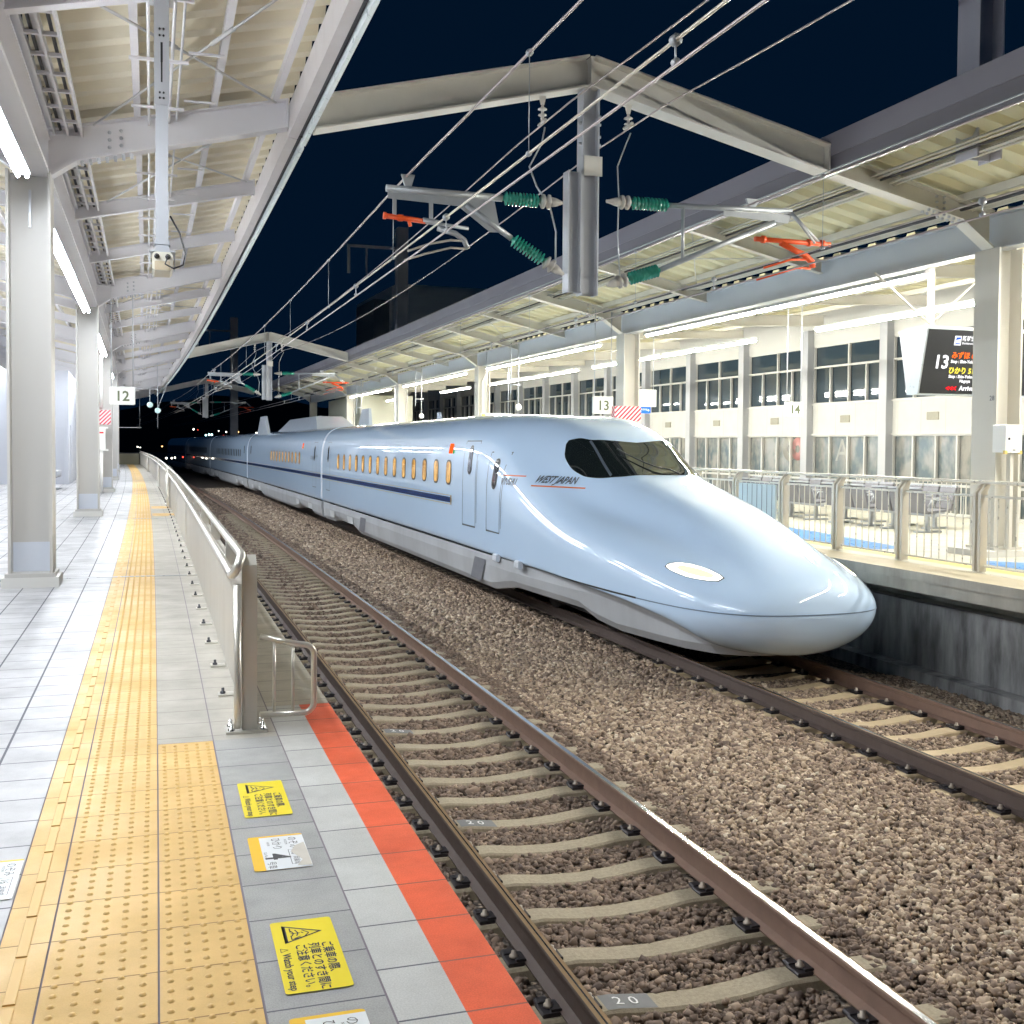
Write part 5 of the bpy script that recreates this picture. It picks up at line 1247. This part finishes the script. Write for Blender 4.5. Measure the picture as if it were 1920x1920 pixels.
for a, b in (((1.72, 5.33), (5.16, 6.19)), ((5.16, 6.19), (8.57, 5.41))):
    mb = MB(); mb.ibeam(loc(*a), loc(*b), .28, .38, .024); e = b if b[0] > 8 else a; x = loc(*e)
    mb.box(x[0]-.012, x[0]+.012, -.13, .13, x[2]-.19, x[2]+.19); mb.build('portal_beam', m_prt, pt)
mb = MB(); mb.box(-.02, .02, -.13, .13, 2.62, 2.96); mb.build('ridge_plate', m_prt, pt)
mb = MB(); mb.box(-.11, -.09, -.10, .10, .03, 2.6); mb.box(.09, .11, -.10, .10, .03, 2.6); mb.box(-.09, .09, -.01, .01, .03, 2.6); dp = mb.build('drop_post', m_prt2, pt)
mb = MB(); mb.box(-.30, -.285, -.12, .08, .06, 1.55); mb.box(-.285, -.14, -.03, -.015, .06, 1.55); mb.box(-.14, -.12, -.12, .08, .06, 1.55); mb.build('channel', m_prt2, pt)
mb = MB(); mb.box(-.10, .14, -.125, -.108, 1.50, 1.74); mb.build('number_plate', mat('plate_pale', (.72, .71, .66), .45, 0, .1, 8), dp)
mb = MB()
for z in (2.25, 2.15, 2.0, 1.9): 
    for x in (-.115, .115): mb.lathe((x, -.05, z), (x*1.3, -.05, z), [(0, .02), (.03, .018), (.034, 0)], 6)
build_split(mb, 'bolt', m_galv, dp)
yc = -.12
# left cantilever
gi = MB(); wi = MB(); insulator(gi, wi, lp(4.0, yc, 4.535), lp(4.78, yc, 4.535)); insulator(gi, wi, lp(4.12, yc, 4.06), lp(4.80, yc, 3.66))
mb = MB(); mb.tube([lp(2.58, yc, 4.545), lp(4.0, yc, 4.535)], .042, 10)
mb.prism([tuple((p[0]-5.16, p[1]-3.4)) for p in ((2.60, 4.50), (2.60, 4.43), (3.45, 4.40), (3.85, 4.12), (3.98, 4.12), (3.90, 4.50))], yc-.006, yc+.006)
mb.tube([lp(4.12, yc, 4.06), lp(3.55, yc, 4.42)], .036, 10)
for x in (2.68, 3.12): mb.box(x-5.16-.022, x-5.16+.022, yc-.012, yc+.012, 4.22-3.4, 4.46-3.4)
mb.tube([lp(3.05, yc, 4.185), lp(3.58, yc, 4.14)], .022, 8); mb.tube([lp(3.02, yc, 4.20), lp(3.22, yc, 4.18)], .035, 8)
mb.tube([lp(3.20, yc, 4.12), lp(3.42, yc, 4.07), lp(3.53, yc, 4.0), lp(3.57, yc, 3.90)], .034, 8)
mb.prism([tuple((p[0]-5.16, p[1]-3.4)) for p in ((2.80, 4.585), (2.88, 4.585), (2.92, 4.72), (2.76, 4.72))], yc-.02, yc+.02)
ca = mb.build('cantilever_arm', m_arm, pt); build_split(gi, 'insulator', m_ins, ca); build_split(wi, 'insulator_cap', m_insw, ca)
mb = MB(); mb.tube([lp(2.55, yc, 4.225), lp(3.05, yc, 4.19)], [.030, .030], 10); mb.tube([lp(2.85, yc, 4.2), lp(2.87, yc, 4.12)], .022, 6); mb.lathe(lp(2.55, yc, 4.225), lp(2.58, yc, 4.223), [(0, 0), (0, .042), (.03, .042), (.03, 0)], 10); mb.lathe(lp(2.72, yc, 4.213), lp(2.78, yc, 4.21), [(0, .04), (.06, .04)], 10); mb.build('steady_tube', m_org, ca)
mb = MB()
mb.tube([lp(3.56, yc, 3.99), lp(3.36, yc, 3.99), lp(3.1, yc, 3.93), lp(2.84, yc, 3.83)], .014, 6); mb.tube([lp(3.54, yc, 3.90), lp(3.36, yc, 3.90), lp(3.05, yc, 3.81), lp(2.80, yc, 3.72)], .014, 6); mb.build('registration_arm', m_alu, ca)
# right cantilever
gi = MB(); wi = MB(); insulator(gi, wi, lp(6.22, yc, 4.61), lp(5.36, yc, 4.60)); insulator(gi, wi, lp(6.10, yc, 3.79), lp(5.38, yc, 3.56))
mb = MB(); mb.tube([lp(6.22, yc, 4.61), lp(8.0, yc, 4.665)], .034, 10); mb.tube([lp(6.10, yc, 3.79), lp(7.75, yc, 4.50)], .036, 10); mb.tube([lp(8.0, yc, 4.64), lp(8.42, yc, 4.28)], .026, 8); mb.tube([lp(7.98, yc-.04, 4.64), lp(8.34, yc-.04, 4.26)], .018, 8)
mb.tube([lp(6.42, yc, 4.60), lp(6.42, yc, 3.93)], .022, 8); mb.prism([tuple((p[0]-5.16, p[1]-3.4)) for p in ((7.0, 4.60), (8.0, 4.62), (7.95, 4.50), (7.0, 4.54))], yc-.006, yc+.006)
mb.prism([tuple((p[0]-5.16, p[1]-3.4)) for p in ((7.36, 4.68), (7.46, 4.68), (7.52, 4.78), (7.32, 4.78))], yc-.02, yc+.02)
ca = mb.build('cantilever_arm', m_arm, pt); build_split(gi, 'insulator', m_ins, ca); build_split(wi, 'insulator_cap', m_insw, ca)
mb = MB(); mb.tube([lp(7.46, yc, 4.27), lp(8.60, yc, 4.265)], .032, 10); mb.tube([lp(7.85, yc, 4.24), lp(8.1, yc, 4.14), lp(8.22, yc, 4.10), lp(8.32, yc, 4.02), lp(8.34, yc, 3.94)], [.04, .04, .045, .045, .04], 8)
mb.tube([lp(8.26, yc, 4.05), lp(8.0, yc, 4.03), lp(7.6, yc, 3.90)], .016, 6); mb.tube([lp(8.3, yc, 3.93), lp(8.1, yc, 3.93), lp(7.5, yc, 3.74)], .016, 6)
for x in (7.56, 8.25, 8.45): mb.lathe(lp(x, yc, 4.27), lp(x+.05, yc, 4.27), [(0, 0), (0, .05), (.05, .05), (.05, 0)], 8)
mb.build('steady_arm', m_org, ca)
# hanging disc insulators for the feeders and their jumper cables
for l, zt, zc_ in ((4.55, 5.86, 5.53), (5.70, 5.86, 5.60)):
    mb = MB(); mb.prism([(l-5.16-.05, zt-3.4), (l-5.16+.05, zt-3.4), (l-5.16+.02, zt-3.52), (l-5.16-.02, zt-3.52)], -.01, .01); b_ = mb.build('feeder_bracket', m_prt, pt)
    mb = MB(); mb.lathe(lp(l, 0, zt-.12), lp(l, 0, zc_), [(0, .015), (.03, .02), (.05, .055), (.06, .058), (.075, .018), (.11, .018), (.12, .052), (.13, .055), (.145, .02), (abs(zt-.12-zc_), .02)], 12); mb.tube([lp(l, -.12, zc_-.01), lp(l, .12, zc_-.01)], .025, 6); mb.build('disc_insulator', m_insw, b_)
mb = MB(); mb.tube([lp(4.62, .1, 5.5), lp(4.58, .1, 5.3), lp(4.42, .1, 5.0), lp(4.5, .05, 4.75), lp(4.66, 0, 4.5), lp(4.74, 0, 4.2), lp(4.70, -.1, 3.75)], .011, 6); mb.build('jumper_cable', m_arm, pt)
mb = MB(); mb.tube([lp(5.80, .15, 5.55), lp(5.72, .1, 5.4), lp(5.6, .1, 5.1), lp(5.58, 0, 4.7), lp(5.57, 0, 4.2), lp(5.56, -.1, 3.7)], .009, 6); mb.build('jumper_cable', m_arm, pt)
dup(pt, 5.16, 49, 3.4, 'second gabled portal beam farther down the tracks', 'catenary portals'); dup(pt, 5.16, 85, 3.4, 'third and farthest gabled portal beam over the tracks', 'catenary portals')
m_wire = mat('wire_copper', (.50, .44, .44), .35, .5, 0); m_wireb = mat('wire_bright', (.72, .68, .58), .3, .5, 0)
def wire(l, zf, r, lab, m, s0=-2, s1=150, grp='overhead wires', dz=36, drops=None):
    pts = [(l, s0+(s1-s0)*i/76, zf(s0+(s1-s0)*i/76)) for i in range(77)]
    mb = MB(); mb.tube(pts, r, 6); t = mb.build('overhead_wire', m, curved=True, base=W(l, s0, zf(s0))); tag(t, lab, 'wire', grp); return t
def sag(z0, dip): return lambda s: z0-dip*(1-((((s-13) % 36)-18)/18)**2)
for l, who in ((2.82, 'near'), (7.36, 'far')):
    mz = sag(4.71, .12); wa = wire(l, mz, .013, 'top messenger wire above the %s track' % who, m_wire)
    wb = wire(l, lambda s: 3.865, .011 if l < 3 else .009, 'bright middle wire above the %s track' % who, m_wireb if l < 3 else m_wire); wc = wire(l, lambda s: 3.72, .010, 'lowest contact wire above the %s track' % who, m_wire)
    t = empty('wire_droppers', 'thin vertical droppers and clamps between the wires of the %s track' % who, 'droppers', l, 3, 3.7, rot=0); q = tuple(t.location)
    s = 3.2 if l < 3 else 6
    while s < 60:
        mb = MB(); mb.tube([(l, s, 3.86), (l, s, mz(s))], .004, 5); mb.lathe((l, s-.02, mz(s)), (l, s+.02, mz(s)), [(0, .0), (0, .028), (.04, .028), (.04, 0)], 8); mb.lathe((l, s-.02, 3.865), (l, s+.02, 3.865), [(0, .0), (0, .022), (.04, .022), (.04, 0)], 8); mb.build('dropper', m_arm, t, curved=True, base=q)
        mb = MB(); mb.tube([(l, s+2.6, 3.72), (l, s+2.6, 3.865)], .007, 5); mb.lathe((l, s+2.58, 3.865), (l, s+2.62, 3.865), [(0, 0), (0, .035), (.04, .035), (.04, 0)], 10); mb.lathe((l, s+2.58, 3.74), (l, s+2.62, 3.74), [(0, 0), (0, .022), (.04, .022), (.04, 0)], 8); mb.build('clip', m_arm, t, curved=True, base=q); s += 5.2
wire(4.55, sag(5.53, .28), .010, 'feeder wire hung from the left disc insulator of the portal', m_wire); wire(5.70, sag(5.60, .45), .010, 'feeder wire hung from the right disc insulator of the portal', m_wire)
wire(8.45, lambda s: 5.19, .012, 'thin wire running along the bottom of the dark fascia', m_arm, s0=2, s1=78)
mb = MB(); mb.tube([(6.3, -2+3*i, 4.05+.3*math.sin(i*.2)) for i in range(3)], .001, 3)

# ------------------------------------------------------------------ beyond the platforms
t = empty('roof_post', 'tall pale steel post rising above the dark fascia at the top right corner', 'post', 9.95, 11.7, 5.2); mb = MB(); mb.box(-.19, -.165, -.2, .2, 0, 4.5); mb.box(.165, .19, -.2, .2, 0, 4.5); mb.box(-.165, .165, -.012, .012, 0, 4.5); mb.build('post_section', mat('post_lilac', (.56, .56, .64), .4, 0, .06, 1), t)
m_bd = mat('far_building', (.85, .82, .72), .8, 0, .06, .3)
t = empty('far_building', 'dim flat-roofed building behind the dark fascia on the night sky', 'building', 25.0, 95, -2); mb = MB(); mb.box(-3.5, 6, 0, 14, 0, 17.3); mb.box(-2.9, 5.4, .6, 13, 17.3, 17.6); mb.build('wall', m_bd, t); mb = MB(); mb.box(-1.2, -.5, -.05, .0, 13.3, 13.9); mb.build('window', m_cab, t); mb = MB(); mb.box(-4.9, -3.5, 1, 8, 0, 16.2); mb.build('wing', mat('far_building_dark', (.25, .25, .24), .8, 0, .05, .3), t)
def mast(l, s, h, lab, arm=1):
    t = empty('line_mast', lab, 'mast', l, s, -2, group='distant line masts'); mb = MB(); mb.box(-.3, .3, -.3, .3, 0, h, .02); mb.build('shaft', mat('mast_grey', (.30, .31, .34), .5, 0, .08, 1), t)
    mb = MB(); mb.box(-3.0*arm, 0, -.06, .06, h-1.2, h-1.05); mb.box(-3.0*arm, -2.85*arm, -.06, .06, h-2.6, h-1.1); mb.box(-2.0*arm, -1.9*arm, -.05, .05, h-2.6, h-1.1); mb.build('arm', mat('mast_grey', (.3, .3, .3)), t)
mast(13.6, 60, 15.4, 'dim mast with an outrigger arm on the night sky left of the far building'); mast(8.2, 95, 14, 'very dim distant mast farther down the line')
# ridge of hills and distant lamps
mb = MB(); rnd = random.Random(5); top = [(x, 520, 14+9*math.sin(x*.011)+5*math.sin(x*.037+1)+rnd.uniform(0, 2.5)) for x in range(-420, 520, 12)]
vs = []; 
for p in top: vs += [(p[0], 470, -2.2), p, (p[0], 600, -2.2)]
mb.add(vs, [(3*i+k, 3*i+3+k, 3*i+4+k, 3*i+1+k) for i in range(len(top)-1) for k in (0, 1)]); tag(mb.build('hills', mat('hill_dark', (.01, .012, .014), .9, 0, 0)), kind='structure')
LIGHTS = [(0.74, 260.0, 0.8, 0.2625, 'o'), (7.87, 272.0, 4.84, 0.315, 'w'), (9.23, 284.0, 4.86, 0.21000000000000002, 'r'), (11.6, 296.0, 3.65, 0.3675, 'c'), (12.9, 308.0, 3.89, 0.42000000000000004, 'c'), (11.48, 260.0, 3.53, 0.3675, 'c'), (13.11, 272.0, 3.13, 0.315, 'w'), (14.2, 284.0, 4.66, 0.21000000000000002, 'w'), (16.0, 296.0, 3.56, 0.315, 'r'), (17.35, 308.0, 4.65, 0.315, 'w'), (15.23, 260.0, 3.2, 0.3675, 'w'), (18.16, 272.0, 4.32, 0.2625, 'o'), (19.61, 284.0, 3.65, 0.2625, 'w'), (-5.08, 296.0, 0.52, 0.2625, 'w'), (-4.62, 308.0, 0.34, 0.21000000000000002, 'w'), (21.41, 260.0, 4.0, 0.315, 'w'), (0.7, 110.0, 0.12, 0.22, 'w'), (1.18, 110.0, 0.12, 0.2, 'w'), (1.47, 110.0, 0.18, 0.18, 'w'), (2.2, 110.0, 0.23, 0.2, 'r')]
cols = {'w': emat('far_light_white', (1, .95, .8), 3), 'o': emat('far_light_amber', (1, .5, .2), 1.5), 'r': emat('far_light_red', (.9, .08, .05), .8), 'c': emat('far_light_cyan', (.5, 1, 1), 3)}
nm = {'w': 'white', 'o': 'amber', 'r': 'red', 'c': 'cyan white'}
for i, (x, y, z, r_, c_) in enumerate(LIGHTS):
    r_ *= .6 if y > 200 else .4
    mb = MB(); mb.lathe((0, 0, -r_), (0, 0, r_), [(0, 0)]+[(r_*(1-math.cos(PI*k/6)), r_*math.sin(PI*k/6)) for k in range(1, 6)]+[(2*r_, 0)], 8); o = mb.build('distant_lamp', cols[c_]); o.location = (x, y, z); tag(o, 'tiny %s light in the dark distance beyond the platforms' % nm[c_], 'distant lamp', 'tiny %s lights in the distance' % nm[c_])
